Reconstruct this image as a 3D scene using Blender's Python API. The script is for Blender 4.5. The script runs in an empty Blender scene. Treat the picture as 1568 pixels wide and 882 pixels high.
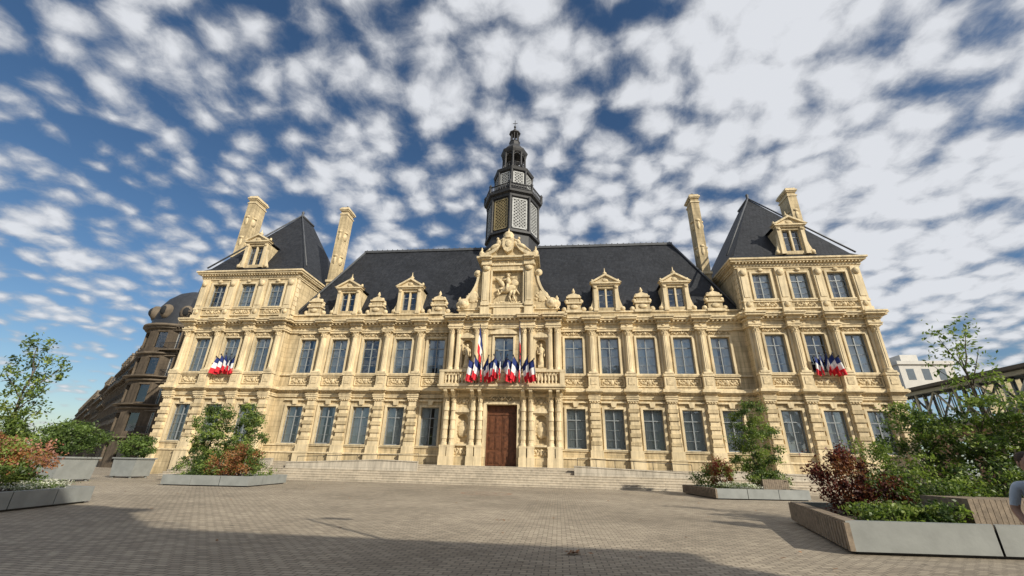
import bpy, math, random
import numpy as np
from mathutils import Vector, Matrix
random.seed(7); np.random.seed(7)
S=1.3; EYE=1.5; G=-EYE/S; PL=-0.12
scene=bpy.context.scene
scene.view_settings.view_transform='Standard'; scene.view_settings.look='None'; scene.view_settings.exposure=0
pi=math.pi

# ------------------------------------------------------------------ mesh builder
class MB:
    def __init__(s): s.v=[];s.f=[];s.m=[];s.sm=[];s.cur=0
    def add(s,vs,fs,smooth=False):
        o=len(s.v); s.v+=[tuple(p) for p in vs]
        s.f+=[tuple(i+o for i in f) for f in fs]; s.m+=[s.cur]*len(fs); s.sm+=[smooth]*len(fs)
    def box(s,x0,x1,y0,y1,z0,z1):
        if x0>x1:x0,x1=x1,x0
        if y0>y1:y0,y1=y1,y0
        if z0>z1:z0,z1=z1,z0
        s.add([(x0,y0,z0),(x1,y0,z0),(x1,y1,z0),(x0,y1,z0),(x0,y0,z1),(x1,y0,z1),(x1,y1,z1),(x0,y1,z1)],
              [(0,3,2,1),(4,5,6,7),(0,1,5,4),(1,2,6,5),(2,3,7,6),(3,0,4,7)])
    def prism(s,poly,a0,a1,axis='y'):
        n=len(poly)
        def P(p,q,a):
            return {'x':(a,p,q),'y':(p,a,q),'z':(p,q,a)}[axis]
        vs=[P(p,q,a0) for p,q in poly]+[P(p,q,a1) for p,q in poly]
        fs=[tuple(range(n)),tuple(range(2*n-1,n-1,-1))]+[(i,(i+1)%n,(i+1)%n+n,i+n) for i in range(n)]
        s.add(vs,fs)
    def lathe(s,cx,cy,prof,n=12,ph=0.,flute=0.,smooth=True,cap=True):
        vs=[];fs=[]
        for r,z in prof:
            for i in range(n):
                a=ph+2*pi*i/n; rr=r*(1-flute*(i%2)); vs.append((cx+rr*math.cos(a),cy+rr*math.sin(a),z))
        for k in range(len(prof)-1):
            for i in range(n):
                j=(i+1)%n; fs.append((k*n+i,k*n+j,(k+1)*n+j,(k+1)*n+i))
        s.add(vs,fs,smooth)
        if cap:
            s.add([vs[i] for i in range(n)],[tuple(range(n-1,-1,-1))]); s.add(vs[-n:],[tuple(range(n))])
    def ell(s,c,r,rot=0.,ax='Y',nu=8,nv=6):
        M=Matrix.Rotation(rot,3,ax); vs=[];fs=[]
        for k in range(nv+1):
            t=pi*k/nv
            for i in range(nu):
                a=2*pi*i/nu
                p=M@Vector((r[0]*math.sin(t)*math.cos(a),r[1]*math.sin(t)*math.sin(a),r[2]*math.cos(t)))
                vs.append((c[0]+p.x,c[1]+p.y,c[2]+p.z))
        for k in range(nv):
            for i in range(nu):
                j=(i+1)%nu; fs.append((k*nu+i,k*nu+j,(k+1)*nu+j,(k+1)*nu+i))
        s.add(vs,fs,True)
    def tube(s,p0,p1,r0,r1=None,n=6,smooth=True):
        r1=r0 if r1 is None else r1
        p0=Vector(p0);p1=Vector(p1);d=(p1-p0)
        if d.length<1e-6:return
        d.normalize(); a=d.orthogonal().normalized(); b=d.cross(a)
        vs=[]
        for p,r in((p0,r0),(p1,r1)):
            for i in range(n):
                t=2*pi*i/n; vs.append(p+a*r*math.cos(t)+b*r*math.sin(t))
        fs=[(i,(i+1)%n,(i+1)%n+n,i+n) for i in range(n)]+[tuple(range(n-1,-1,-1)),tuple(range(n,2*n))]
        s.add(vs,fs,smooth)
    def bar(s,p0,p1,w,t,nrm):
        p0=Vector(p0);p1=Vector(p1);d=(p1-p0).normalized();nrm=Vector(nrm).normalized();b=d.cross(nrm)
        vs=[]
        for p in(p0,p1):
            for x,y in((-w,0),(w,0),(w,t),(-w,t)): vs.append(p+b*x+nrm*y)
        s.add(vs,[(0,1,2,3),(7,6,5,4),(0,4,5,1),(1,5,6,2),(2,6,7,3),(3,7,4,0)])
    def obj(s,name,mats,parent=None,xf=None):
        me=bpy.data.meshes.new(name); me.from_pydata(s.v,[],s.f)
        for m in (mats if isinstance(mats,(list,tuple)) else [mats]): me.materials.append(m)
        me.polygons.foreach_set('material_index',s.m); me.polygons.foreach_set('use_smooth',s.sm); me.update()
        o=bpy.data.objects.new(name,me); scene.collection.objects.link(o)
        if parent: o.parent=parent
        return o
def empty(name,loc=(0,0,0),rz=0,sc=1):
    e=bpy.data.objects.new(name,None); scene.collection.objects.link(e)
    e.location=loc; e.rotation_euler=(0,0,rz); e.scale=(sc,)*3; e.empty_display_size=.5
    return e

# ------------------------------------------------------------------ materials
def nt(name):
    m=bpy.data.materials.new(name); m.use_nodes=True; t=m.node_tree
    return m,t,t.nodes,t.links,t.nodes['Principled BSDF']
def simple(name,col,rough=.7,var=.15,scale=3.,bump=.0,metal=0.,spec=.5,bscale=None):
    m,t,N,L,b=nt(name)
    b.inputs['Roughness'].default_value=rough; b.inputs['Metallic'].default_value=metal
    b.inputs['Specular IOR Level'].default_value=spec
    tc=N.new('ShaderNodeTexCoord'); no=N.new('ShaderNodeTexNoise'); no.inputs['Scale'].default_value=scale; no.inputs['Detail'].default_value=4
    L.new(tc.outputs['Object'],no.inputs['Vector'])
    r=N.new('ShaderNodeValToRGB'); r.color_ramp.elements[0].position=.3; r.color_ramp.elements[1].position=.7
    r.color_ramp.elements[0].color=tuple(c*(1-var) for c in col)+(1,); r.color_ramp.elements[1].color=tuple(min(1,c*(1+var)) for c in col)+(1,)
    L.new(no.outputs['Fac'],r.inputs['Fac']); L.new(r.outputs['Color'],b.inputs['Base Color'])
    if bump>0:
        n2=N.new('ShaderNodeTexNoise'); n2.inputs['Scale'].default_value=bscale or scale*6; n2.inputs['Detail'].default_value=3
        L.new(tc.outputs['Object'],n2.inputs['Vector'])
        bp=N.new('ShaderNodeBump'); bp.inputs['Strength'].default_value=bump; bp.inputs['Distance'].default_value=.03
        L.new(n2.outputs['Fac'],bp.inputs['Height']); L.new(bp.outputs['Normal'],b.inputs['Normal'])
    return m
def math_n(N,L,op,a,b=None,c=None,clamp=False):
    n=N.new('ShaderNodeMath'); n.operation=op; n.use_clamp=clamp
    for i,x in enumerate((a,b,c)):
        if x is None: continue
        if isinstance(x,(int,float)): n.inputs[i].default_value=x
        else: L.new(x,n.inputs[i])
    return n.outputs[0]
def masonry(name,c1,c2,mortar,bw,bh,msize=.012,rough=.85,stain=.35,bump=.35,fine=18.,streak=True):
    m,t,N,L,b=nt(name); b.inputs['Roughness'].default_value=rough; b.inputs['Specular IOR Level'].default_value=.25
    tc=N.new('ShaderNodeTexCoord'); sp=N.new('ShaderNodeSeparateXYZ'); L.new(tc.outputs['Object'],sp.inputs[0])
    xy=math_n(N,L,'ADD',sp.outputs[0],sp.outputs[1])
    cb=N.new('ShaderNodeCombineXYZ'); L.new(xy,cb.inputs[0]); L.new(sp.outputs[2],cb.inputs[1])
    br=N.new('ShaderNodeTexBrick'); L.new(cb.outputs[0],br.inputs['Vector'])
    br.inputs['Scale'].default_value=1; br.inputs['Brick Width'].default_value=bw; br.inputs['Row Height'].default_value=bh
    br.inputs['Mortar Size'].default_value=msize; br.inputs['Mortar Smooth'].default_value=.3
    br.inputs['Color1'].default_value=c1+(1,); br.inputs['Color2'].default_value=c2+(1,); br.inputs['Mortar'].default_value=mortar+(1,)
    no=N.new('ShaderNodeTexNoise'); no.inputs['Scale'].default_value=.6; no.inputs['Detail'].default_value=6; no.inputs['Roughness'].default_value=.65
    L.new(tc.outputs['Object'],no.inputs['Vector'])
    mp=N.new('ShaderNodeMapping'); mp.inputs['Scale'].default_value=(3.5,3.5,.35); L.new(tc.outputs['Object'],mp.inputs[0])
    n2=N.new('ShaderNodeTexNoise'); n2.inputs['Scale'].default_value=1.5; n2.inputs['Detail'].default_value=3; L.new(mp.outputs[0],n2.inputs['Vector'])
    f=math_n(N,L,'MULTIPLY',no.outputs['Fac'],n2.outputs['Fac'])
    r=N.new('ShaderNodeMapRange'); r.inputs[1].default_value=.12; r.inputs[2].default_value=.33; r.inputs[3].default_value=1-stain; r.inputs[4].default_value=1.08
    L.new(f,r.inputs[0])
    mx=N.new('ShaderNodeVectorMath'); mx.operation='SCALE'; L.new(br.outputs['Color'],mx.inputs[0]); L.new(r.outputs[0],mx.inputs['Scale'])
    L.new(mx.outputs[0],b.inputs['Base Color'])
    n3=N.new('ShaderNodeTexNoise'); n3.inputs['Scale'].default_value=fine; n3.inputs['Detail'].default_value=2; L.new(tc.outputs['Object'],n3.inputs['Vector'])
    h=math_n(N,L,'MULTIPLY_ADD',n3.outputs['Fac'],.35,math_n(N,L,'MULTIPLY',br.outputs['Fac'],-1.))
    bp=N.new('ShaderNodeBump'); bp.inputs['Strength'].default_value=bump; bp.inputs['Distance'].default_value=.02
    L.new(h,bp.inputs['Height']); L.new(bp.outputs['Normal'],b.inputs['Normal'])
    return m
STONE=masonry('limestone',(.63,.51,.32),(.54,.435,.265),(.37,.295,.185),.95,.36,stain=.45)  # wall stone, colour darkened against the trim to stand in for deeper shadow
TRIM=masonry('limestone_trim',(.73,.61,.405),(.70,.58,.38),(.62,.51,.33),1.6,.9,.004,stain=.36,bump=.3)
CARVE=simple('limestone_carved',(.63,.515,.33),.9,.28,5.,.8,spec=.2,bscale=14)
SLATE=masonry('slate',(.036,.039,.047),(.024,.027,.034),(.012,.013,.016),.28,.16,.012,rough=.55,stain=.4,bump=.6,fine=30)
LEAD=simple('lead',(.075,.08,.09),.55,.25,4,.2)
DARKWOOD=simple('tower_slate',(.035,.036,.04),.6,.3,5,.2)
LATT=simple('lattice_lead',(.36,.37,.37),.6,.25,5,.1)
LATT_TAN=simple('lattice_tan',(.30,.24,.12),.6,.25,5,.1)  # yellow-brown lattice tone, used on a single lower tower panel
FRAME=simple('window_frame_paint',(.24,.265,.28),.5,.1,3)
CURT=simple('curtain',(.74,.76,.76),.9,.12,1)
ROOM=simple('room_dark',(.015,.016,.018),.9,.1,2)  # near-black backing sheets; darkness of the unlit space behind windows put into colour
DOORW=simple('door_oak',(.12,.045,.02),.5,.35,6,.3)
IRON=simple('iron_black',(.02,.02,.022),.5,.1,3)
STEPM=masonry('step_stone',(.53,.47,.38),(.47,.415,.335),(.3,.26,.2),1.6,.40,.008,stain=.25,bump=.2)
def glassmat(name='window_glass',base=.13):
    m=bpy.data.materials.new(name); m.use_nodes=True; t=m.node_tree; N=t.nodes; L=t.links; N.clear()
    o=N.new('ShaderNodeOutputMaterial'); mix=N.new('ShaderNodeMixShader'); tr=N.new('ShaderNodeBsdfTransparent'); tr.inputs[0].default_value=(.83,.89,.91,1)
    gl=N.new('ShaderNodeBsdfGlossy'); gl.inputs['Roughness'].default_value=.03; gl.inputs[0].default_value=(.85,.9,.95,1)
    tc=N.new('ShaderNodeTexCoord'); no=N.new('ShaderNodeTexNoise'); no.inputs['Scale'].default_value=1.1; L.new(tc.outputs['Object'],no.inputs['Vector'])
    bp=N.new('ShaderNodeBump'); bp.inputs['Strength'].default_value=.2; bp.inputs['Distance'].default_value=.05; L.new(no.outputs['Fac'],bp.inputs['Height']); L.new(bp.outputs[0],gl.inputs['Normal'])
    fr=N.new('ShaderNodeFresnel'); fr.inputs[0].default_value=1.6
    a=math_n(N,L,'MULTIPLY_ADD',fr.outputs[0],.8,base,True)
    L.new(a,mix.inputs[0]); L.new(tr.outputs[0],mix.inputs[1]); L.new(gl.outputs[0],mix.inputs[2]); L.new(mix.outputs[0],o.inputs[0]); return m
GLASS=glassmat()

# ------------------------------------------------------------------ facade vocabulary (building units)
class Kit:
    def __init__(s):
        for n in('wall','trim','carve','frame','glass','curt','room'): setattr(s,n,MB())
def newkit(): return Kit()
K=newkit()
def wall(mb,x0,x1,yf,yb,z0,z1,ops):
    xs=sorted(ops); c=x0
    for a,b,za,zb in xs:
        if a>c: mb.box(c,a,yf,yb,z0,z1)
        if za>z0: mb.box(a,b,yf,yb,z0,za)
        if zb<z1: mb.box(a,b,yf,yb,zb,z1)
        c=b
    if c<x1: mb.box(c,x1,yf,yb,z0,z1)
def ledge(mb,x0,x1,yf,yb,layers,ends=True):
    for z0,z1,o in layers:
        e=o if ends else 0
        mb.box(x0-e,x1+e,yf-o,yb,z0,z1)
def window(k,xc,y,z0,z1,w,curtain=None,surround=True,lights=True,tr=.72,muntins=2):
    a,b=xc-w/2,xc+w/2; yy=y+.2; f=k.frame
    f.box(a,a+.055,yy,yy+.07,z0,z1); f.box(b-.055,b,yy,yy+.07,z0,z1)
    f.box(a+.055,b-.055,yy,yy+.07,z1-.06,z1); f.box(a+.055,b-.055,yy,yy+.07,z0,z0+.08)
    f.box(xc-.035,xc+.035,yy-.012,yy+.06,z0+.08,z1-.06)
    zt=z0+(z1-z0)*tr
    f.box(a+.055,b-.055,yy-.006,yy+.065,zt-.03,zt+.03)
    for i in range(1,muntins+1):
        zz=z0+(zt-z0)*i/(muntins+1); f.box(a+.055,b-.055,yy+.01,yy+.05,zz-.011,zz+.011)
    g=yy+.035
    tl=random.uniform(-.012,.012)
    k.glass.add([(a,g,z0),(xc,g+tl,z0),(xc,g+tl,z1),(a,g,z1)],[(0,1,2,3)]); k.glass.add([(xc,g+tl,z0),(b,g,z0),(b,g,z1),(xc,g+tl,z1)],[(0,1,2,3)])
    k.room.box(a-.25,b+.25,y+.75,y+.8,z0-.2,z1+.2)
    c=random.random() if curtain is None else curtain
    if c>.07:
        parts=[(a+.05,a+w*(.3+.16*random.random())),(b-w*(.3+.16*random.random()),b-.05)]
        if c>.38: parts=[(a+.05,xc-.02),(xc+.02,b-.05)]
        if c>.95: parts=parts[:1]
        for p,q in parts:
            n=14; vs=[];fs=[]
            for i in range(n+1):
                x=p+(q-p)*i/n; yv=y+.31+.03*math.sin(i*2.1+p*7)
                vs+=[(x,yv,z0+.03),(x,yv,z1-.02)]
            for i in range(n): fs.append((2*i,2*i+2,2*i+3,2*i+1))
            k.curt.add(vs,fs,True)
    if surround:
        t=k.trim
        t.box(a-.15,a-.002,y-.07,y+.02,z0,z1+.14); t.box(b+.002,b+.15,y-.07,y+.02,z0,z1+.14)
        t.box(a-.002,b+.002,y-.067,y+.02,z1+.002,z1+.14)
        t.box(a-.2,b+.2,y-.14,y+.19,z0-.1,z0)
def relief(mb,x0,x1,y,z0,z1,n,depth=.05):
    w=x1-x0;h=z1-z0; cx=(x0+x1)/2; cz=(z0+z1)/2
    mb.ell((cx,y,cz),(h*.32,depth*1.4,h*.42))
    for sgn in(-1,1):
        for i in range(n):
            t=(i+1)/(n+.6); x=cx+sgn*t*w*.46; z=cz+math.sin(t*9)*h*.22
            mb.ell((x,y,z),(w*.36/n,depth,h*.15),sgn*(.8 if i%2 else -.8))
            for q in range(5):
                a=q*1.25; mb.ell((x+math.cos(a)*h*.2,y,z-math.sin(t*9)*h*.36+math.sin(a)*h*.2),(h*.1,depth,h*.1),nu=6,nv=4)
def capital(mb,x,y,z0,z1,r):
    h=z1-z0
    mb.lathe(x,y,[(r*1.02,z0),(r*1.1,z0+h*.15),(r*1.02,z0+h*.3),(r*1.35,z0+h*.62),(r*1.25,z0+h*.68),(r*1.6,z0+h*.88)],12,smooth=False)
    mb.box(x-r*1.55,x+r*1.55,y-r*1.55,y+r*1.3,z0+h*.88,z1)
    for i in range(8):
        a=i*pi/4+.39
        mb.ell((x+math.cos(a)*r*1.35,y+math.sin(a)*r*1.35,z0+h*.75),(r*.25,r*.25,h*.13),nu=6,nv=4)
        mb.ell((x+math.cos(a+.39)*r*1.15,y+math.sin(a+.39)*r*1.15,z0+h*.35),(r*.22,r*.22,h*.16),nu=6,nv=4)
def column(k,x,y,z0,z1,r=.2,back=True):
    if back: k.trim.box(x-r*1.75,x+r*1.75,y-.1,y+.02,z0,z1)
    yc=y-.2
    k.trim.box(x-r*1.5,x+r*1.5,yc-r*1.5,y,z0,z0+.12)
    k.trim.lathe(x,yc,[(r*1.4,z0+.12),(r*1.45,z0+.17),(r*1.1,z0+.22),(r*1.3,z0+.27),(r*1.02,z0+.32)],14)
    k.trim.lathe(x,yc,[(r,z0+.32),(r*1.0,z0+(z1-z0)*.4),(r*.86,z1-.42)],24,flute=.14,smooth=False)
    capital(k.carve,x,yc,z1-.42,z1,r*.9)
def rust_col(k,x,y,z0,z1,w=.34):
    k.trim.box(x-w*1.15,x+w*1.15,y-.06,y+.02,z0,z1)
    k.trim.box(x-w*.8,x+w*.8,y-.22,y-.06,z0+.3,z1-.25)
    z=z0+.3
    while z<z1-.5:
        k.wall.box(x-w*1.02,x+w*1.02,y-.29,y-.055,z+.03,z+.27); z+=.52
    k.trim.box(x-w*1.05,x+w*1.05,y-.3,y-.05,z0,z0+.29)
    k.trim.box(x-w*.95,x+w*.95,y-.27,y-.05,z1-.25,z1-.14); k.trim.box(x-w*1.1,x+w*1.1,y-.33,y-.05,z1-.14,z1)
    for i in(-1,0,1): k.carve.ell((x+i*w*.5,y-.28,z1-.2),(.07,.06,.06),nu=6,nv=4)
ZW0,ZW1=1.05,3.6; ZF0,ZF1=6.0,8.62
E1=[(4.25,4.38,.10),(4.38,4.45,.14),(4.45,4.62,.06),(4.62,4.70,.22),(4.70,4.82,.36),(4.82,4.9,.30)]
E2=[(9.12,9.24,.12),(9.24,9.32,.17),(9.32,9.60,.08),(9.60,9.70,.22),(9.82,9.96,.5),(9.96,10.06,.58)]
def entab(k,x0,x1,yf,yb,E,cols,ends=False):
    ledge(k.trim,x0,x1,yf,yb,E,ends)
    if E is E2: ledge(k.trim,x0,x1,yf,yb,[(9.70,9.82,.2)],ends)
    for c in cols:
        d=.28
        for z0,z1,o in E:
            k.trim.box(c-.36-o*.6,c+.36+o*.6,yf-o-d,yf-o+.02,z0+.004,z1-.004 if o<.3 else z1+.004)
        if E is E2:
            k.trim.box(c-.44,c+.44,yf-.5,yf-.1,9.696,9.824)
            k.carve.ell((c,yf-.36,9.46),(.13,.07,.1))
def modillions(k,x0,x1,yf,step=.3,z0=9.70,z1=9.83,o=.2,d=.24,w=.055):
    n=int((x1-x0)/step)
    for i in range(n+1):
        x=x0+(x1-x0)*i/n; k.trim.box(x-w,x+w,yf-o-d,yf-o+.01,z0,z1)
def bay_wall(k,x0,x1,yf,wins,cols,ends=False,yb=None):
    w=1.28
    k.wall.box(x0-.0,x1+.0,yf-.16,yf+.3,G,.42); k.trim.box(x0-.01,x1+.01,yf-.22,yf+.3,.42,.52)
    k.wall.box(x0,x1,yf-.06,yf+.3,.52,.9)
    k.trim.box(x0,x1,yf-.14,yf+.3,.9,.98)
    wall(k.wall,x0,x1,yf,yf+.38,.98,4.25,[(c-w/2,c+w/2,ZW0,ZW1) for c in wins])
    wall(k.wall,x0,x1,yf,yf+.38,4.9,9.12,[(c-w/2,c+w/2,ZF0,ZF1) for c in wins])
    entab(k,x0,x1,yf,yf+.38,E1,cols,ends); entab(k,x0,x1,yf,yf+.38,E2,cols,ends)
    modillions(k,x0+.1,x1-.1,yf)
    modillions(k,x0+.1,x1-.1,yf,.16,4.55,4.63,.05,.1,.04)
    k.trim.box(x0,x1,yf-.12,yf+.02,4.9,5.02); k.trim.box(x0,x1,yf-.12,yf+.02,5.82,5.94)
    for c in wins:
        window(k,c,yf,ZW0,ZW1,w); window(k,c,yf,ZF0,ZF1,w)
        k.trim.prism([(c-.14,ZW1+.13),(c+.14,ZW1+.13),(c+.2,ZW1+.42),(c-.2,ZW1+.42)],yf-.18,yf+.01)
        k.trim.box(c-.84,c+.84,yf-.16,yf+.01,ZW1+.40,ZW1+.5)
        relief(k.carve,c-.8,c+.8,yf-.02,ZF1+.15,ZF1+.46,4,.07)
        k.trim.box(c-.88,c+.88,yf-.16,yf+.01,ZF1+.44,ZF1+.5)
        k.trim.box(c-.86,c-.80,yf-.09,yf+.01,5.1,5.74);k.trim.box(c+.80,c+.86,yf-.09,yf+.01,5.1,5.74)
        k.trim.box(c-.80,c+.80,yf-.088,yf+.01,5.68,5.74);k.trim.box(c-.80,c+.80,yf-.088,yf+.01,5.1,5.16)
        relief(k.carve,c-.75,c+.75,yf-.01,5.18,5.66,4,.06)
    for c in cols:
        k.trim.box(c-.48,c+.48,yf-.42,yf-.1,G,.425); k.trim.box(c-.52,c+.52,yf-.46,yf-.1,.42,.53); k.trim.box(c-.42,c+.42,yf-.36,yf-.03,.53,.99)
        rust_col(k,c,yf,.985,4.25)
        k.trim.box(c-.4,c+.4,yf-.45,yf+.01,4.9,5.06);k.trim.box(c-.35,c+.35,yf-.4,yf+.01,5.06,5.8);k.trim.box(c-.4,c+.4,yf-.46,yf+.01,5.8,5.95)
        k.carve.box(c-.2,c+.2,yf-.43,yf-.39,5.2,5.66)
        column(k,c,yf,5.95,9.12)
mainw=[5.093+2.546*i for i in range(5)]
mainc=[6.366+2.546*i for i in range(4)]
for sg in(-1,1):
    x0,x1=sorted((sg*4.0,sg*17.1))
    bay_wall(K,x0,x1,0,[sg*x for x in mainw],[sg*x for x in mainc])
    K.trim.box(x0,x1,-.1,.3,10.06,10.2); K.wall.box(x0,x1,-.02,.28,10.2,10.55); K.trim.box(x0,x1,-.1,.32,10.55,10.66)
# ---- dormers
def dormer(k,xc,yf,zb,w,zw,zp,zt,depth,roofmb):
    h=w/2
    wall(k.wall,xc-h,xc+h,yf,yf+.3,zb,zw,[(xc-w*.3,xc+w*.3,zb+.28,zw-.2)])
    k.wall.box(xc-h,xc-h+.12,yf+.3,yf+depth,zb,zw);k.wall.box(xc+h-.12,xc+h,yf+.3,yf+depth,zb,zw)
    window(k,xc,yf,zb+.28,zw-.2,w*.6,curtain=.05,surround=False,tr=.68,muntins=1)
    k.trim.box(xc-.06,xc+.06,yf+.05,yf+.21,zb+.28,zw-.2)
    for s_ in(-1,1):
        x=xc+s_*(h-.14)
        k.trim.box(x-.13,x+.13,yf-.1,yf+.01,zb,zw); k.trim.box(x-.17,x+.17,yf-.15,yf+.01,zb,zb+.2)
        k.carve.ell((x,yf-.13,zw-.16),(.14,.06,.1))
        pts=[]
        for i in range(9):
            t=i/8; pts.append((xc+s_*(h+.42*(1-t)**2.2+.02),zb+.02+t*(zw-zb)*.75))
        pts.append((xc+s_*(h-.02),zb+(zw-zb)*.75)); pts.append((xc+s_*(h-.02),zb+.02))
        k.trim.prism(pts,yf+.02,yf+.24)
        k.carve.ell((xc+s_*(h+.25),yf+.0,zb+.2),(.17,.1,.17))
    k.trim.box(xc-h-.05,xc+h+.05,yf-.13,yf+.3,zw,zw+.12); k.trim.box(xc-h-.16,xc+h+.16,yf-.24,yf+.32,zw+.12,zw+.22)
    a=zw+.22
    k.trim.prism([(xc-h-.18,a),(xc+h+.18,a),(xc,zp)],yf-.1,yf+.3)
    for s_ in(-1,1):
        k.trim.prism([(xc+s_*(h+.26),a+.01),(xc+s_*(h+.02),a+.01),(xc,zp-.02),(xc,zp+.14)],yf-.27,yf+.31)
        k.carve.ell((xc+s_*(h+.05),yf+.05,a+.2),(.1,.1,.17)); 
    k.carve.ell((xc,yf-.1,a+(zp-a)*.35),(.24,.07,.16))
    k.carve.lathe(xc,yf+.05,[(.12,zp),(.07,zp+.12),(.17,zp+.22),(.15,zp+.3),(.05,zp+.38),(.02,zt)],8)
    roofmb.prism([(xc-h-.1,zw+.2),(xc+h+.1,zw+.2),(xc,zp)],yf+.3,yf+depth)
ROOF=MB()
for sg in(-1,1):
    for x in(mainw[1],mainw[3]): dormer(K,sg*x,-.02,10.66,1.85,12.7,13.5,14.2,2.3,ROOF)
    for x in(mainw[0]+.12,mainw[2]+.05,mainw[4]+.1):
        c=sg*x
        K.trim.box(c-.62,c+.62,-.16,.4,10.55,10.75); K.wall.box(c-.5,c+.5,-.08,.36,10.75,11.25); K.trim.box(c-.6,c+.6,-.18,.42,11.25,11.37)
        K.wall.box(c-.4,c+.4,-.04,.34,11.37,11.72); K.trim.box(c-.55,c+.55,-.14,.4,11.72,11.83)
        for s_ in(-1,1):
            K.carve.ell((c+s_*.55,.1,11.5),(.17,.16,.17)); K.carve.ell((c+s_*.72,.1,10.85),(.2,.16,.2)); K.carve.ell((c+s_*.36,.1,11.93),(.15,.14,.13))
        K.trim.prism([(c-.46,11.83),(c+.46,11.83),(c+.3,12.02),(c,12.14),(c-.3,12.02)],-.06,.34)
        K.carve.lathe(c,.12,[(.1,12.1),(.06,12.2),(.14,12.3),(.1,12.4),(.02,12.58)],8)
        K.carve.ell((c,-.12,11.0),(.3,.07,.17))
# ---- pavilions
YP=-.6
for sg in(-1,1):
    x0,x1=sorted((sg*17.0,sg*25.35))
    wins=[sg*(21.18+2.54*i) for i in(-1,0,1)]
    cols=[sg*x for x in(17.38,19.91,22.45,24.98)]
    bay_wall(K,x0,x1,YP,wins,cols)
    for xs,dirn in((x0,-1),(x1,1)):
        a,b=sorted((xs,xs-dirn*.35))
        K.wall.box(a,b,YP+.38,9,G,13.6)
        for E in(E1,E2):
            for z0,z1,o in E:
                p,q=sorted((xs-dirn*.01,xs+dirn*o)); K.trim.box(p,q,YP-o,(0 if abs(xs)<18 else 9),z0+.002,z1-.002)
        p,q=sorted((xs-dirn*.01,xs+dirn*.16)); K.wall.box(p,q,YP-.16,(.0 if abs(xs)<18 else 9),G+.001,.42)
        for i in range(9): K.trim.box(*sorted((xs-dirn*.01,xs+dirn*.05)),YP,YP+(.5 if i%2 else .35),10.2+i*.38,10.2+i*.38+.34)
    wall(K.wall,x0,x1,YP,YP+.38,10.06,13.6,[(c-.62,c+.62,11.2,13.2) for c in wins])
    K.trim.box(x0-.06,x1+.06,YP-.12,YP+.3,10.06,10.22); K.trim.box(x0-.05,x1+.05,YP-.1,YP+.3,10.46,10.56); K.trim.box(x0-.04,x1+.04,YP-.09,YP+.3,10.98,11.08)
    for c in wins:
        window(K,c,YP,11.2,13.2,1.24,tr=.7)
        relief(K.carve,c-.7,c+.7,YP-.02,10.58,10.96,4,.06)
        K.carve.ell((c,YP-.12,13.42),(.2,.07,.13))
    for c in cols:
        K.trim.box(c-.3,c+.3,YP-.16,YP+.01,10.06,13.6); K.trim.box(c-.36,c+.36,YP-.24,YP+.01,10.06,10.5); K.trim.box(c-.34,c+.34,YP-.2,YP,10.96,11.1)
        K.trim.box(c-.2,c+.2,YP-.2,YP-.15,11.3,12.9); K.carve.ell((c,YP-.22,13.2),(.24,.12,.26)); K.carve.ell((c,YP-.2,10.76),(.18,.08,.2))
    for z0,z1,o in((13.6,13.72,.08),(13.72,13.9,.14),(14.02,14.16,.4),(14.16,14.28,.5)):
        K.trim.box(x0-o,x1+o,YP-o,9,z0,z1)
    K.trim.box(x0-.12,x1+.12,YP-.12,9,13.9,14.02)
    n=36
    for i in range(n+1):
        x=x0+(x1-x0)*i/n; K.trim.box(x-.05,x+.05,YP-.34,YP-.1,13.9,14.02)
    xi=x1 if sg<0 else x0
    for i in range(18):
        y=YP+.1+i*.23; K.trim.box(*(sorted((xi,xi-sg*.34))),y-.05,y+.05,13.9,14.02)
    ex0,ex1,ey0,ey1=x0-.35,x1+.35,YP-.35,9.2
    cx=21.1*sg
    ring=[(ex0,ey0,14.28),(ex1,ey0,14.28),(ex1,ey1,14.28),(ex0,ey1,14.28),
          (ex0+.5,ey0+.5,14.75),(ex1-.5,ey0+.5,14.75),(ex1-.5,ey1-.5,14.75),(ex0+.5,ey1-.5,14.75),
          (cx,3.55,22.35),(cx,5.6,22.35)]
    ROOF.add(ring,[(0,1,5,4),(1,2,6,5),(2,3,7,6),(3,0,4,7),(4,5,8),(5,6,9,8),(6,7,9),(7,4,8,9)])
    dormer(K,sg*21.45,-.6,14.7,1.95,16.95,17.75,18.4,2.6,ROOF)
# ---- main roof
e=[(-17.3,.25,10.6),(17.3,.25,10.6),(17.3,8.3,10.6),(-17.3,8.3,10.6),(-14.1,4.15,18.35),(14.1,4.15,18.35)]
ROOF.add(e,[(0,1,5,4),(1,2,5),(2,3,4,5),(3,0,4)])
LD=MB()
LD.box(-14.2,14.2,4.02,4.28,18.28,18.5)
for i in range(57): LD.ell((-14+i*.5,4.15,18.55),(.06,.06,.1),nu=6,nv=4)
for sg in(-1,1):
    LD.tube((sg*14.1,4.12,18.4),(sg*17.2,.22,10.7),.09)
    for x in(16.7,25.65): LD.tube((sg*21.1,3.5,22.4),(sg*x,-.4,14.85),.07)
    LD.tube((sg*21.1,3.5,22.42),(sg*21.1,5.6,22.42),.12); LD.lathe(sg*21.1,3.55,[(.14,22.3),(.1,22.6),(.15,22.75),(.02,22.95)],8)
K.wall.box(-17,17,8,8.3,G,10.6); K.wall.box(-25.3,-17,8.8,9.1,G,13.6);K.wall.box(17,25.3,8.8,9.1,G,13.6)
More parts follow.
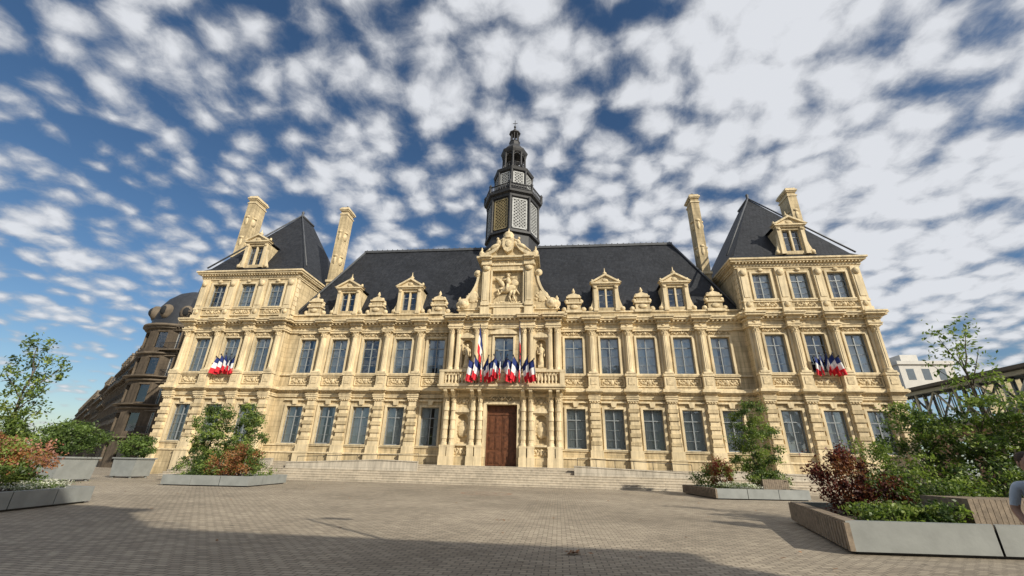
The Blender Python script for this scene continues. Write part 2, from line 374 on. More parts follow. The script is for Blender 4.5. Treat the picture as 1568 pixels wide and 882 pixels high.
# ---- chimneys
def chimney(xc,yc,zb,zt,w,d):
    K.wall.box(xc-w/2,xc+w/2,yc-d/2,yc+d/2,zb,zt-.7)
    K.trim.box(xc-w/2-.06,xc+w/2+.06,yc-d/2-.06,yc+d/2+.06,zt-.72,zt-.6)
    K.wall.box(xc-w/2+.02,xc+w/2-.02,yc-d/2+.02,yc+d/2-.02,zt-.6,zt-.3)
    K.trim.box(xc-w/2-.07,xc+w/2+.07,yc-d/2-.07,yc+d/2+.07,zt-.3,zt-.2); K.trim.box(xc-w/2-.14,xc+w/2+.14,yc-d/2-.14,yc+d/2+.14,zt-.2,zt-.06); K.trim.box(xc-w/2-.05,xc+w/2+.05,yc-d/2-.05,yc+d/2+.05,zt-.06,zt+.1)
    K.trim.box(xc-w/2-.1,xc+w/2+.1,yc-d/2-.1,yc+d/2+.1,zb+2.4,zb+2.6)
    h=zt-zb
    for i in(.45,.7): 
        for sx in(-1,1):
            K.carve.ell((xc+sx*w/2,yc-d*.2,zb+h*i),(.16,.3,.4)); K.carve.ell((xc+sx*w/2,yc-d*.2,zb+h*i+.45),(.22,.25,.12))
        K.carve.ell((xc,yc-d/2,zb+h*i),(w*.22,.08,.4)); K.carve.ell((xc,yc-d/2,zb+h*i+.5),(w*.3,.1,.13))
    for j in(-.2,.2): ROOF.lathe(xc,yc+d*j,[(.13,zt+.1),(.1,zt+.4)],8)
chimney(-24.9,2.0,14.3,23.2,.72,1.5); chimney(24.8,4.2,14.3,23.2,.72,1.5)
chimney(-16.05,3.0,12.2,22.3,.66,1.2); chimney(16.1,3.0,12.2,22.2,.66,1.2)
# ---- centre avant-corps
CX=.1; YC=-.8; X0,X1=-3.98+CX,3.98+CX
def niche(k,xc,y,z0,z1,w):
    n=8;vs=[];fs=[]
    for i in range(n+1):
        a=pi*i/n; vs+=[(xc-w/2*math.cos(a),y+.03+.3*math.sin(a),z0),(xc-w/2*math.cos(a),y+.03+.3*math.sin(a),z1)]
    for i in range(n): fs.append((2*i,2*i+2,2*i+3,2*i+1))
    k.wall.add(vs,fs)
    m=10;pts=[]
    for i in range(m+1):
        a=pi*i/m; pts.append((xc-w/2*math.cos(a),z1-w/2+w/2*math.sin(a)))
    for sgn in(0,1):
        half=pts[:m//2+1] if sgn==0 else pts[m//2:]
        cor=(xc-w/2-.001,z1+.001) if sgn==0 else (xc+w/2+.001,z1+.001)
        k.trim.prism(half+[cor],y-.001,y+.2)
    k.trim.box(xc-w/2-.12,xc-w/2,y-.08,y+.02,z0-.1,z1+.1);k.trim.box(xc+w/2,xc+w/2+.12,y-.08,y+.02,z0-.1,z1+.1);k.trim.box(xc-w/2,xc+w/2,y-.08,y+.02,z1+.01,z1+.1)
    k.trim.box(xc-w/2-.2,xc+w/2+.2,y-.18,y+.04,z0-.22,z0-.1); k.trim.box(xc-w/2-.2,xc+w/2+.2,y-.2,y+.01,z1+.1,z1+.22)
    k.trim.prism([(xc-w/2-.22,z1+.22),(xc+w/2+.22,z1+.22),(xc,z1+.5)],y-.16,y+.01)
def statue(k,x,y,z,h):
    m=k.carve
    m.box(x-.2,x+.2,y-.2,y+.2,z,z+.1*h)
    m.lathe(x,y,[(.19*h/1.6,z+.08*h),(.17*h/1.6,z+.3*h),(.13*h/1.6,z+.52*h),(.16*h/1.6,z+.66*h),(.19*h/1.6,z+.78*h),(.06*h,z+.84*h),(.04*h,z+.87*h)],10)
    m.ell((x,y,z+.93*h),(.05*h,.055*h,.07*h))
    m.tube((x-.11*h,y,z+.78*h),(x-.15*h,y-.03,z+.58*h),.035*h); m.tube((x-.15*h,y-.03,z+.58*h),(x-.04*h,y-.14,z+.55*h),.03*h)
    m.tube((x+.11*h,y,z+.78*h),(x+.16*h,y-.02,z+.6*h),.035*h); m.tube((x+.16*h,y-.02,z+.6*h),(x+.12*h,y-.1,z+.45*h),.03*h)
DW=1.05
nx=2.66
K.wall.box(X0,CX-DW-.0,YC-.16,YC+.3,G,.42);K.wall.box(CX+DW,X1,YC-.16,YC+.3,G,.42)
wall(K.wall,X0,X1,YC,YC+.8,.42,4.25,[(CX-nx-.4,CX-nx+.4,1.3,3.1),(CX-DW,CX+DW,.42,3.75),(CX+nx-.4,CX+nx+.4,1.3,3.1)])
wall(K.wall,X0,X1,YC,YC+.8,4.9,9.12,[(CX-nx-.4,CX-nx+.4,6.3,8.3),(CX-.68,CX+.68,5.2,8.5),(CX+nx-.4,CX+nx+.4,6.3,8.3)])
for s_ in(-1,1):
    niche(K,CX+s_*nx,YC,1.3,3.1,.8); niche(K,CX+s_*nx,YC,6.3,8.3,.8)
    statue(K,CX+s_*nx,YC+.05,6.25,1.75); relief(K.carve,CX+s_*nx-.3,CX+s_*nx+.3,YC+.2,1.5,2.8,2,.1)
    relief(K.carve,CX+s_*nx-.5,CX+s_*nx+.5,YC-.02,3.72,4.15,3,.07); relief(K.carve,CX+s_*nx-.5,CX+s_*nx+.5,YC-.02,.5,1.0,3,.06)
    relief(K.carve,CX+s_*nx-.5,CX+s_*nx+.5,YC-.02,5.2,5.9,3,.06); relief(K.carve,CX+s_*nx-.5,CX+s_*nx+.5,YC-.02,8.85,9.1,3,.06)
    for x in(1.46,1.98,3.3,3.8):
        c=CX+s_*x
        K.trim.box(c-.25,c+.25,YC-.42,YC,G,.43);K.trim.box(c-.22,c+.22,YC-.38,YC,.43,.985)
        column(K,c,YC+.06,.985,4.25,.165)
        for zz in(1.5,2.1,2.7,3.3): K.trim.lathe(c,YC-.14,[(.195,zz),(.195,zz+.24)],16)
        K.trim.box(c-.25,c+.25,YC-.36,YC,4.9,5.95)
        column(K,c,YC+.06,5.95,9.12,.165)
cols=[CX+s_*x for s_ in(-1,1) for x in(1.72,3.55)]
ledge(K.trim,X0,X1,YC,YC+.8,E1,False); ledge(K.trim,X0,X1,YC,YC+.8,E2+[(9.7,9.82,.2)],False)
for c in cols:
    for E in(E1,E2):
        for z0,z1,o in E: K.trim.box(c-.5-o*.5,c+.5+o*.5,YC-o-.2,YC-o+.02,z0+.004,z1+.003)
for s_ in(-1,1):
    for E in(E1,E2):
        for z0,z1,o in E:
            xs=CX+s_*3.98; p,q=sorted((xs-s_*.01,xs+s_*o)); K.trim.box(p,q,YC-o+.001,0,z0+.002,z1-.002)
modillions(K,X0+.1,X1-.1,YC)
window(K,CX,YC,5.2,8.5,1.36,curtain=.3)
K.trim.box(CX-.95,CX+.95,YC-.2,YC+.01,8.68,8.8); K.trim.prism([(CX-.95,8.8),(CX+.95,8.8),(CX+.6,9.0),(CX,9.1),(CX-.6,9.0)],YC-.16,YC+.01)
# door
DR=MB(); yd=YC+.4
for s_ in(-1,1):
    a,b=sorted((CX+s_*.015,CX+s_*(DW-.08)))
    DR.box(a,b,yd,yd+.1,PL+.02,3.1)
    for (z0,z1) in((.05,.75),(.9,1.75),(1.9,2.95)):
        for(xa,xb)in((a+.1,(a+b)/2-.04),((a+b)/2+.04,b-.1)):
            DR.box(xa,xb,yd-.035,yd,z0,z1); DR.box(xa+.07,xb-.07,yd-.06,yd-.034,z0+.08,z1-.08)
    DR.box(*(sorted((CX+s_*DW,CX+s_*(DW-.08)))),yd-.05,yd+.1,PL,3.75)
DR.box(CX-DW+.08,CX+DW-.08,yd-.04,yd+.1,3.1,3.2); DR.box(CX-DW+.08,CX+DW-.08,yd+.02,yd+.1,3.2,3.75)
for i in range(4): DR.box(CX-.85+i*.45,CX-.5+i*.45,yd-.02,yd+.02,3.28,3.66)
K.trim.box(CX-DW-.2,CX-DW,YC-.12,YC+.01,.0,3.95);K.trim.box(CX+DW,CX+DW+.2,YC-.12,YC+.01,.0,3.95);K.trim.box(CX-DW,CX+DW,YC-.118,YC+.01,3.752,3.95)
relief(K.carve,CX-.9,CX+.9,YC-.12,3.95,4.25,4,.09)
# balcony
K.trim.box(CX-4.25,CX+4.25,-1.75,YC-.3,4.66,4.8); K.trim.box(CX-4.32,CX+4.32,-1.85,YC-.3,4.8,4.93)
for x in(-3.8,-3.3,-1.98,-1.46,1.46,1.98,3.3,3.8):
    K.trim.prism([(YC-.1,4.66),(-1.7,4.66),(-1.68,4.5),(-1.3,4.3),(YC-.1,3.95)],CX+x-.11,CX+x+.11,'x')
for x in(-4.1,-2.0,-.62,.62,2.0,4.1):
    K.trim.box(CX+x-.16,CX+x+.16,-1.78,-1.46,4.93,5.85)
K.trim.box(CX-4.28,CX+4.28,-1.8,-1.44,5.78,5.93); K.trim.box(CX-4.25,CX+4.25,-1.76,-1.48,4.93,5.02)
BAL=[(.05,5.02),(.09,5.08),(.045,5.16),(.1,5.32),(.08,5.45),(.04,5.58),(.07,5.68),(.06,5.78)]
x=-3.85
while x<3.9:
    if all(abs(x-q)>.22 for q in(-4.1,-2,-.62,.62,2,4.1)) and abs(x)>.5: K.trim.lathe(CX+x,-1.62,BAL,8)
    x+=.235
K.carve.ell((CX,-1.72,5.4),(.42,.12,.38)); relief(K.carve,CX-.55,CX+.55,-1.74,5.05,5.75,3,.08); K.wall.box(CX-.5,CX+.5,-1.7,-1.55,5.0,5.8)
for s_ in(-1,1):
    for i in range(2): K.trim.lathe(CX+s_*4.1,-1.3+i*.28,BAL,8)
    K.trim.box(CX+s_*4.1-.15,CX+s_*4.1+.15,-1.45,YC,5.78,5.925)
# ---- central gable
GX=.2; YG=-.55
g0,g1=GX-2.05,GX+2.05
K.trim.box(X0+.1,X1-.1,YC-.05,.3,10.06,10.2)
K.wall.box(GX-3.7,GX+3.7,-.3,.4,10.2,10.75); K.trim.box(GX-3.8,GX+3.8,-.4,.5,10.75,10.86)
K.wall.box(g0,g1,YG+.02,1.2,10.2,11.0); K.trim.box(g0-.08,g1+.08,YG-.12,1.2,10.86,11.0)
K.trim.box(GX-1.0,GX+1.0,YG-.1,YG,10.28,10.8)
wall(K.wall,g0,g1,YG,1.2,11.0,14.35,[(GX-1.25,GX+1.25,11.15,13.95)])
K.wall.box(GX-1.3,GX+1.3,YG+.3,YG+.5,11,14.2)
for s_ in(-1,1):
    c=GX+s_*1.66
    K.trim.box(c-.34,c+.34,YG-.2,YG+.01,10.2,10.86); K.trim.box(c-.28,c+.28,YG-.16,YG+.01,11.0,14.35)
    K.trim.box(c-.18,c+.18,YG-.2,YG-.15,11.4,13.7); K.carve.ell((c,YG-.22,14.05),(.28,.14,.22)); K.trim.box(c-.33,c+.33,YG-.22,YG,11.0,11.25)
    K.trim.box(GX+s_*1.25-.06,GX+s_*1.25+.06,YG-.07,YG+.05,11.1,14.0)
    pts=[]
    for i in range(15):
        t=i/14; pts.append((GX+s_*(2.05+.25+1.45*(1-t)**2.4),10.9+3.0*t**.9))
    pts+= [(GX+s_*2.03,13.9),(GX+s_*2.03,10.88)]
    K.wall.prism(pts,YG+.15,YG+.6)
    for i in range(14):
        p=pts[i];q=pts[i+1]; K.trim.bar((p[0],YG+.05,p[1]),(q[0],YG+.05,q[1]),.09,.6,(0,1,0))
    for (xx,zz,rr) in((3.35,11.25,.42),(2.38,13.75,.3)):
        K.carve.ell((GX+s_*xx,YG+.1,zz),(rr,.16,rr),nu=12,nv=8); K.trim.ell((GX+s_*xx,YG-.02,zz),(rr*.5,.12,rr*.5),nu=10,nv=6)
    relief(K.carve,GX+s_*2.65-.35,GX+s_*2.65+.35,YG+.13,11.2,12.4,2,.07)
    K.carve.lathe(GX+s_*3.75,-.05,[(.22,10.86),(.14,11.0),(.26,11.2),(.26,11.4),(.1,11.6),(.16,11.7),(.03,11.95)],10)
K.trim.box(GX-1.19,GX+1.19,YG-.06,YG+.05,13.92,14.02);K.trim.box(GX-1.19,GX+1.19,YG-.06,YG+.05,11.08,11.18)
for z0,z1,o in((14.35,14.5,.1),(14.5,14.78,.05),(14.78,14.9,.25),(14.9,15.05,.4)): K.trim.box(g0-o,g1+o,YG-o,1.2,z0,z1)
relief(K.carve,GX-1.2,GX+1.2,YG-.06,14.52,14.76,6,.05)
for s_ in(-1,1):
    for z0,z1,o in((14.36,14.49,.12),(14.51,14.77,.07),(14.79,14.89,.27),(14.91,15.06,.42)): K.trim.box(GX+s_*1.66-.4,GX+s_*1.66+.4,YG-o-.14,YG-o+.02,z0,z1)
for s_ in(-1,1):
    prev=None
    for i in range(9):
        a=i/8*pi*.42; p=(GX+s_*(2.2-1.5*math.sin(a)*1.02),15.1+1.0*(1-math.cos(a))*1.3+.1)
        if prev: K.trim.bar((prev[0],YG-.3,prev[1]),(p[0],YG-.3,p[1]),.13,.8,(0,1,0))
        prev=p
    K.carve.ell((prev[0]-s_*.1,YG-.1,prev[1]+.02),(.28,.25,.28),nu=12)
    K.wall.prism([(GX+s_*2.1,15.05),(GX,15.05),(GX,16.0),(GX+s_*.8,15.9),(GX+s_*1.6,15.35)],YG+.0,YG+.6)
    K.carve.lathe(GX+s_*2.15,YG+.1,[(.2,15.05),(.12,15.2),(.24,15.4),(.2,15.6),(.06,15.75),(.1,15.85),(.02,16.05)],10)
    K.carve.ell((GX+s_*1.05,YG-.2,15.95),(.5,.2,.2),s_*.5); K.carve.ell((GX+s_*.8,YG-.22,16.3),(.17,.17,.26),s_*-.3); K.carve.ell((GX+s_*.85,YG-.24,16.62),(.11,.12,.13))
    K.carve.tube((GX+s_*.8,YG-.2,16.4),(GX+s_*.45,YG-.25,16.55),.07); K.carve.tube((GX+s_*1.3,YG-.2,15.85),(GX+s_*1.75,YG-.2,15.5),.1,.06)
K.carve.prism([(GX-.45,16.6),(GX+.45,16.6),(GX+.45,15.9),(GX+.3,15.55),(GX,15.35),(GX-.3,15.55),(GX-.45,15.9)],YG-.42,YG+.3)
K.carve.ell((GX,YG-.42,16.1),(.25,.08,.33)); K.carve.lathe(GX,YG-.1,[(.42,16.6),(.45,16.75),(.36,16.8),(.45,17.0),(.3,17.2),(.1,17.3),(.06,17.45),(.02,17.65)],12)
# horseman relief
m=K.carve; yh=YG+.2; hz=12.45
m.ell((GX+.05,yh,hz),(.62,.24,.3),-.35); m.ell((GX-.5,yh-.05,hz+.48),(.2,.17,.42),-.5); m.ell((GX-.78,yh-.08,hz+.78),(.26,.12,.13),.5)
m.tube((GX-.35,yh,hz+.05),(GX-.75,yh-.1,hz-.05),.11,.08);m.tube((GX-.75,yh-.1,hz-.05),(GX-.65,yh-.1,hz-.45),.08,.05)
m.tube((GX-.3,yh,hz),(GX-.55,yh-.1,hz-.35),.11,.08);m.tube((GX-.55,yh-.1,hz-.35),(GX-.8,yh-.1,hz-.6),.07,.05)
m.tube((GX+.5,yh,hz-.15),(GX+.45,yh-.1,hz-.6),.16,.09);m.tube((GX+.45,yh-.1,hz-.6),(GX+.65,yh-.1,hz-1.1),.08,.06)
m.tube((GX+.35,yh,hz-.15),(GX+.15,yh-.1,hz-.65),.15,.09);m.tube((GX+.15,yh-.1,hz-.65),(GX+.3,yh-.1,hz-1.1),.08,.06)
m.tube((GX+.6,yh,hz-.05),(GX+.95,yh-.02,hz-.5),.09,.04)
m.ell((GX+.05,yh-.08,hz+.62),(.2,.17,.36),-.1); m.ell((GX+.03,yh-.1,hz+1.08),(.12,.12,.15)); m.ell((GX+.03,yh-.08,hz+1.2),(.22,.16,.06))
m.tube((GX-.05,yh-.1,hz+.78),(GX-.4,yh-.15,hz+.7),.07);m.tube((GX+.15,yh-.1,hz+.78),(GX+.55,yh-.15,hz+.95),.07)
m.tube((GX+.02,yh-.15,hz+.35),(GX-.1,yh-.25,hz-.15),.1,.07); m.ell((GX+.5,yh,hz+.5),(.35,.1,.3),.4)
for i in range(16): m.ell((GX-1+i*.13,yh,11.25+.08*random.random()),(.12,.15,.12))

# ---- tower
TX,TY=-.1,4.4
T=MB(); TL=MB(); TG=MB()
def octo(prof): T.lathe(TX,TY,prof,8,0,smooth=False)
octo([(2.35,15.5),(2.35,18.9),(2.6,18.95),(2.6,19.15),(2.35,19.2),(2.35,22.7),(2.5,22.75),(2.55,23.0),(2.8,23.1),(2.85,23.3),(2.3,23.32),(2.25,23.5),(1.85,24.2),(1.95,24.25),(1.95,24.4),(1.75,24.42),(1.75,26.1),(1.95,26.2),(2.05,26.45),(1.8,26.5),(1.35,26.75),(1.15,27.1),(1.2,27.2)])
def vtx(r,i): a=i*pi/4; return (TX+r*math.cos(a),TY+r*math.sin(a))
for i in range(8):
    for r,z0,z1,w in((2.42,19.15,22.8,.16),(1.82,24.4,26.15,.13)):
        x,y=vtx(r,i); T.lathe(x,y,[(w,z0),(w*.9,z0+.2),(w*.75,z0+.3),(w*.75,z1-.3),(w*1.2,z1)],8)
    for r,z0,z1,nx_,nz in((2.35,19.45,22.5,4,7),(1.75,24.6,25.95,3,4)):
        a=Vector(vtx(r,i)+(0,)); b=Vector(vtx(r,i+1)+(0,)); d=b-a; nrm=Vector((d.y,-d.x,0)).normalized()
        ins=.14; A=a+d*ins; Dv=d*(1-2*ins); W=Dv.length; H=z1-z0
        tgt=TG if (i==5 and z0<20) else TL
        def pt(u,v): return A+Dv*(u/W)+Vector((0,0,z0+v))+nrm*.01
        for p,q in(((0,0),(W,0)),((W,0),(W,H)),((W,H),(0,H)),((0,H),(0,0))): tgt.bar(pt(*p),pt(*q),.06,.07,nrm)
        step=W/nx_*1.0
        k_=-int(H/step)-1
        while k_*step<W+H:
            u0=k_*step
            for sl in(1,-1):
                if sl==1: va=max(0,-u0); vb=min(H,W-u0)
                else: va=max(0,u0-W); vb=min(H,u0)
                if vb-va>.05: tgt.bar(pt(u0+sl*va,va),pt(u0+sl*vb,vb),.04,.045,nrm)
            k_+=1
    a=Vector(vtx(2.75,i)+(0,));b=Vector(vtx(2.75,i+1)+(0,))
    T.tube(a+Vector((0,0,23.95)),b+Vector((0,0,23.95)),.07);T.tube(a+Vector((0,0,23.45)),b+Vector((0,0,23.45)),.05)
    for q in range(8):
        p=a.lerp(b,q/8); T.tube((p.x,p.y,23.3),(p.x,p.y,23.95),.045)
    T.lathe(a.x,a.y,[(.13,23.3),(.12,24.0),(.16,24.05),(.05,24.3)],6)
    x,y=vtx(1.1,i); T.lathe(x,y,[(.16,27.1),(.12,27.35),(.1,28.7),(.18,29.0)],6)
    x2,y2=vtx(1.55,i); T.tube((x2,y2,26.6),(x,y,27.6),.09,.06)
    a=Vector(vtx(1.1,i)+(0,));b=Vector(vtx(1.1,i+1)+(0,)); pr=None
    for q in range(7):
        t=q/6; p=a.lerp(b,t); zz=28.55+.35*math.sin(pi*t)
        if pr: T.tube(pr,(p.x,p.y,zz),.06)
        pr=(p.x,p.y,zz)
    T.tube((a.x,a.y,27.75),(b.x,b.y,27.75),.05)
    for q in(1,2,3): p=a.lerp(b,q/4); T.tube((p.x,p.y,27.2),(p.x,p.y,27.75),.035)
    x,y=vtx(.4,i); T.lathe(x,y,[(.07,30.85),(.05,31.0),(.05,31.9),(.08,32.05)],6)
T.lathe(TX,TY,[(.2,27),(.2,29)],8)
octo([(1.15,28.95),(1.25,29.05),(1.35,29.25),(1.4,29.4),(1.15,29.45),(1.05,29.8),(.75,30.2),(.55,30.45),(.55,30.85),(.6,30.9)])
octo([(.45,32.0),(.6,32.1),(.6,32.2),(.4,32.35),(.2,32.6),(.08,32.9)])
T.tube((TX,TY,32.8),(TX,TY,34.0),.035); T.ell((TX,TY,33.1),(.13,.13,.13)); T.bar((TX-.25,TY,33.6),(TX+.25,TY,33.6),.03,.03,(0,1,0))

hall=empty('city_hall',(0,0,EYE),0,S)
K.wall.obj('walls',STONE,hall); K.trim.obj('mouldings',TRIM,hall); K.carve.obj('carvings',CARVE,hall)
K.frame.obj('window_frames',FRAME,hall); K.glass.obj('window_glass',GLASS,hall); K.curt.obj('curtains',CURT,hall); K.room.obj('dark_room_backing',ROOM,hall)
ROOF.obj('slate_roofs',SLATE,hall); LD.obj('roof_flashings',LEAD,hall); DR.obj('front_door',DOORW,hall)
T.obj('clock_tower',DARKWOOD,hall); TL.obj('tower_lattice',LATT,hall); TG.obj('tower_tan_panel',LATT_TAN,hall)

# ---- flags
FB=simple('flag_blue',(.012,.03,.16),.8,.1,4);FW=simple('flag_white',(.78,.78,.77),.8,.05,4);FR=simple('flag_red',(.62,.015,.03),.8,.1,4)
FM=MB(); FP=MB()
def flag(base,tip,hoist,fly,seed,horiz=.5):
    rnd=random.Random(seed); b=Vector(base);t=Vector(tip);d=(t-b).normalized()
    FP.tube(b,t,.025,n=6); FP.ell(t,(.05,.05,.07))
    nu,nv=9,12; vs=[]
    side=Vector((d.x*.4+rnd.uniform(-.15,.15),-.12,0)); ph=rnd.uniform(0,6)
    for j in range(nv+1):
        v=j/nv
        for i in range(nu+1):
            u=i/nu; p=t-d*hoist*(1-u)*(1-.25*v)-d*.05
            p=p+Vector((0,0,-1))*fly*v*(.85+.15*u)+side*fly*v*horiz
            fold=.09*v**.4*math.sin(u*11+ph+v*1.5)
            p=p+Vector((.4*fold,fold,0)); vs.append(p)
    o=len(FM.v); FM.v+=[tuple(p) for p in vs]
    for j in range(nv):
        for i in range(nu):
            FM.f.append((o+j*(nu+1)+i,o+j*(nu+1)+i+1,o+(j+1)*(nu+1)+i+1,o+(j+1)*(nu+1)+i)); FM.m.append(0 if j<nv/3 else 1 if j<2*nv/3 else 2); FM.sm.append(True)
def cluster(x,y,z,n,L,seed):
    for i in range(n):
        a=(i-(n-1)/2)*.42
        flag((x,y,z),(x+math.sin(a)*L*1.0,y-.45*L,z+math.cos(a)*L*.75),.72*L,1.2*L,seed+i)
flag((CX-1.3,YC-.45,6.6),(CX-1.55,YC-1.3,9.0),1.6,1.9,1,.2); flag((CX+1.2,YC-.45,6.6),(CX+1.25,YC-1.3,9.2),1.6,1.9,2,.2)
cluster(CX-1.3,-1.75,5.95,5,1.2,10); cluster(CX,-1.75,6.05,3,1.15,20); cluster(CX+1.35,-1.75,5.95,5,1.2,30)
cluster(-20.95,YP-.1,6.5,5,1.0,40); cluster(21.3,YP-.1,6.5,5,1.0,50)
FM.obj('tricolour_flags',[FB,FW,FR],hall); FP.obj('flag_poles',IRON,hall)

# ------------------------------------------------------------------ world metres from here
def groundmat():
    m,t,N,L,b=nt('paving'); b.inputs['Roughness'].default_value=.75; b.inputs['Specular IOR Level'].default_value=.3
    tc=N.new('ShaderNodeTexCoord')
    wn=N.new('ShaderNodeTexNoise'); wn.inputs['Scale'].default_value=1.5; L.new(tc.outputs['Object'],wn.inputs['Vector'])
    wv=N.new('ShaderNodeVectorMath'); wv.operation='MULTIPLY_ADD'; L.new(wn.outputs['Color'],wv.inputs[0]); wv.inputs[1].default_value=(.03,.03,0); L.new(tc.outputs['Object'],wv.inputs[2])
    br=N.new('ShaderNodeTexBrick'); L.new(wv.outputs[0],br.inputs['Vector'])
    br.inputs['Scale'].default_value=1; br.inputs['Brick Width'].default_value=.22; br.inputs['Row Height'].default_value=.13; br.inputs['Mortar Size'].default_value=.010; br.inputs['Bias'].default_value=0
    br.inputs['Color1'].default_value=(.46,.395,.305,1);br.inputs['Color2'].default_value=(.31,.265,.208,1);br.inputs['Mortar'].default_value=(.15,.128,.1,1)
    n1=N.new('ShaderNodeTexNoise'); n1.inputs['Scale'].default_value=.16; n1.inputs['Detail'].default_value=9; n1.inputs['Roughness'].default_value=.7; L.new(tc.outputs['Object'],n1.inputs['Vector'])
    r=N.new('ShaderNodeMapRange'); r.inputs[1].default_value=.3;r.inputs[2].default_value=.7;r.inputs[3].default_value=.62;r.inputs[4].default_value=1.22; L.new(n1.outputs['Fac'],r.inputs[0])
    v=N.new('ShaderNodeTexVoronoi'); v.inputs['Scale'].default_value=.9; L.new(tc.outputs['Object'],v.inputs['Vector'])
    r2=N.new('ShaderNodeMapRange'); r2.inputs[1].default_value=.03;r2.inputs[2].default_value=.07;r2.inputs[3].default_value=.5;r2.inputs[4].default_value=1; L.new(v.outputs['Distance'],r2.inputs[0])
    f=math_n(N,L,'MULTIPLY',r.outputs[0],r2.outputs[0])
    mx=N.new('ShaderNodeVectorMath'); mx.operation='SCALE'; L.new(br.outputs['Color'],mx.inputs[0]); L.new(f,mx.inputs['Scale']); L.new(mx.outputs[0],b.inputs['Base Color'])
    n3=N.new('ShaderNodeTexNoise'); n3.inputs['Scale'].default_value=25; L.new(tc.outputs['Object'],n3.inputs['Vector'])
    h=math_n(N,L,'MULTIPLY_ADD',n3.outputs['Fac'],.5,math_n(N,L,'MULTIPLY',br.outputs['Fac'],-1.))
    bp=N.new('ShaderNodeBump'); bp.inputs['Strength'].default_value=.9; bp.inputs['Distance'].default_value=.018; L.new(h,bp.inputs['Height']); L.new(bp.outputs[0],b.inputs['Normal'])
    return m
g=MB(); g.add([(-900,-900,0),(900,-900,0),(900,900,0),(-900,900,0)],[(0,1,2,3)]); g.obj('ground',groundmat())
mr=MB()
for i in range(48):
    a=2*pi*i/48;b_=2*pi*(i+1)/48
    for r0,r1 in((1.25,1.45),(.5,.62)):
        mr.add([(r0*math.cos(a),r0*math.sin(a),.004),(r1*math.cos(a),r1*math.sin(a),.004),(r1*math.cos(b_),r1*math.sin(b_),.004),(r0*math.cos(b_),r0*math.sin(b_),.004)],[(0,1,2,3)])
o=mr.obj('paving_medallion',simple('medallion_stone',(.30,.20,.14),.8,.2,8)); o.location=(1.0,-13.5,0)
st=MB(); PZ=EYE+PL*S; NS=8; rise=PZ/NS
for i in range(NS):
    y=-4.6+i*.31
    st.box(-27.5+i*.05,27.0-i*.05,y,-.9,i*rise,(i+1)*rise)
    st.box(-27.5+i*.05,27.0-i*.05,y-.03,y+.001,(i+1)*rise-.05,(i+1)*rise-.001)
st.obj('entrance_steps',STEPM)
RAMP=masonry('ramp_pale_stone',(.54,.49,.41),(.49,.445,.37),(.3,.27,.22),1.1,.5,.012,stain=.3,bump=.3)
def lowwall(name,pts,x0,x1,y):
    b=MB(); b.prism([(x0,PZ-.9),(x1,PZ-.9)]+pts,y,y+.3,'y'); b.prism([(p[0],p[1]+.002) for p in pts]+[(p[0],p[1]+.07) for p in reversed(pts)],y-.05,y+.35,'y')
    return b.obj(name,RAMP)
lowwall('ramp_wall',[(-6.3,PZ+.16),(-9.5,PZ+.24),(-17.5,PZ-.12)],-17.5,-6.3,-3.3)
lowwall('ramp_wall',[(15.5,PZ-.2),(6.2,PZ+.12)],6.2,15.5,-3.3)
lowwall('ramp_wall',[(-19,PZ+.15),(-25,PZ-.15)],-25,-19,-3.1)
lowwall('ramp_wall',[(25,PZ-.2),(17.5,PZ+.05)],17.5,25,-3.1)
hrl=empty('stair_handrails'); hb=MB()
for (xa,za,xb,zb) in((-17,.55,-6.5,.95),(6.5,.9,15.2,.6)):
    n=6
    for i in range(n+1):
        t=i/n; x=xa+(xb-xa)*t; z=PZ-.15+(za+(zb-za)*t); hb.tube((x,-2.6,PZ-.3),(x,-2.6,z),.02)
    hb.tube((xa,-2.6,PZ-.15+za),(xb,-2.6,PZ-.15+zb),.025)
hb.obj('rails',IRON,hrl)

# planters
PAINT=simple('planter_grey_concrete',(.25,.265,.26),.6,.14,2,.1); WOOD=simple('planter_wood',(.24,.19,.14),.7,.3,9,.3); SOIL=simple('soil',(.05,.035,.025),.95,.3,8,.6)
def planter(pts,h,wood_edges=(),blocks=()):
    root=empty('planter',(0,0,0)); a=MB();w=MB();so=MB()
    n=len(pts); c=Vector((sum(p[0] for p in pts)/n,sum(p[1] for p in pts)/n))
    inn=[tuple(c+(Vector(p)-c)*.93) for p in pts]
    for i in range(n):
        j=(i+1)%n; tgt=w if i in wood_edges else a
        pi_,pj=Vector(pts[i]),Vector(pts[j]); ii,ij=Vector(inn[i]),Vector(inn[j])
        segs=3 if i not in wood_edges else 1
        for q in range(segs):
            t0=q/segs+(.003 if q else 0); t1=(q+1)/segs-(.003 if q<segs-1 else 0)
            tgt.prism([tuple(pi_.lerp(pj,t0)),tuple(pi_.lerp(pj,t1)),tuple(ii.lerp(ij,t1)),tuple(ii.lerp(ij,t0))],.06,h,'z')
        if i in wood_edges:
            k=26
            for q in range(k+1):
                p=pi_.lerp(pj,q/k); tgt.box(p.x-.05,p.x+.05,p.y-.04,p.y+.04,.07,h-.03)
    so.prism(inn,.1,h-.12,'z')
    base=MB(); base.prism([tuple(c+(Vector(p)-c)*.96) for p in pts],.0,.06,'z'); base.obj('base',IRON,root)
    for (x0,x1,y0,y1,z1) in blocks:
        n_=int((x1-x0)/.11)+1
        for q in range(n_): w.box(x0+(x1-x0)*q/n_,x0+(x1-x0)*(q+.9)/n_,y0,y1,h-.2,z1)
    a.obj('panels',PAINT,root); 
    if w.v: w.obj('timber',WOOD,root)
    so.obj('soil',SOIL,root)
planter([(-17,-15.4),(-12.3,-14.7),(-13.0,-10),(-17.8,-10.7)],.55,(),[(-17.0,-15.4,-13.6,-12.8,1.05)])
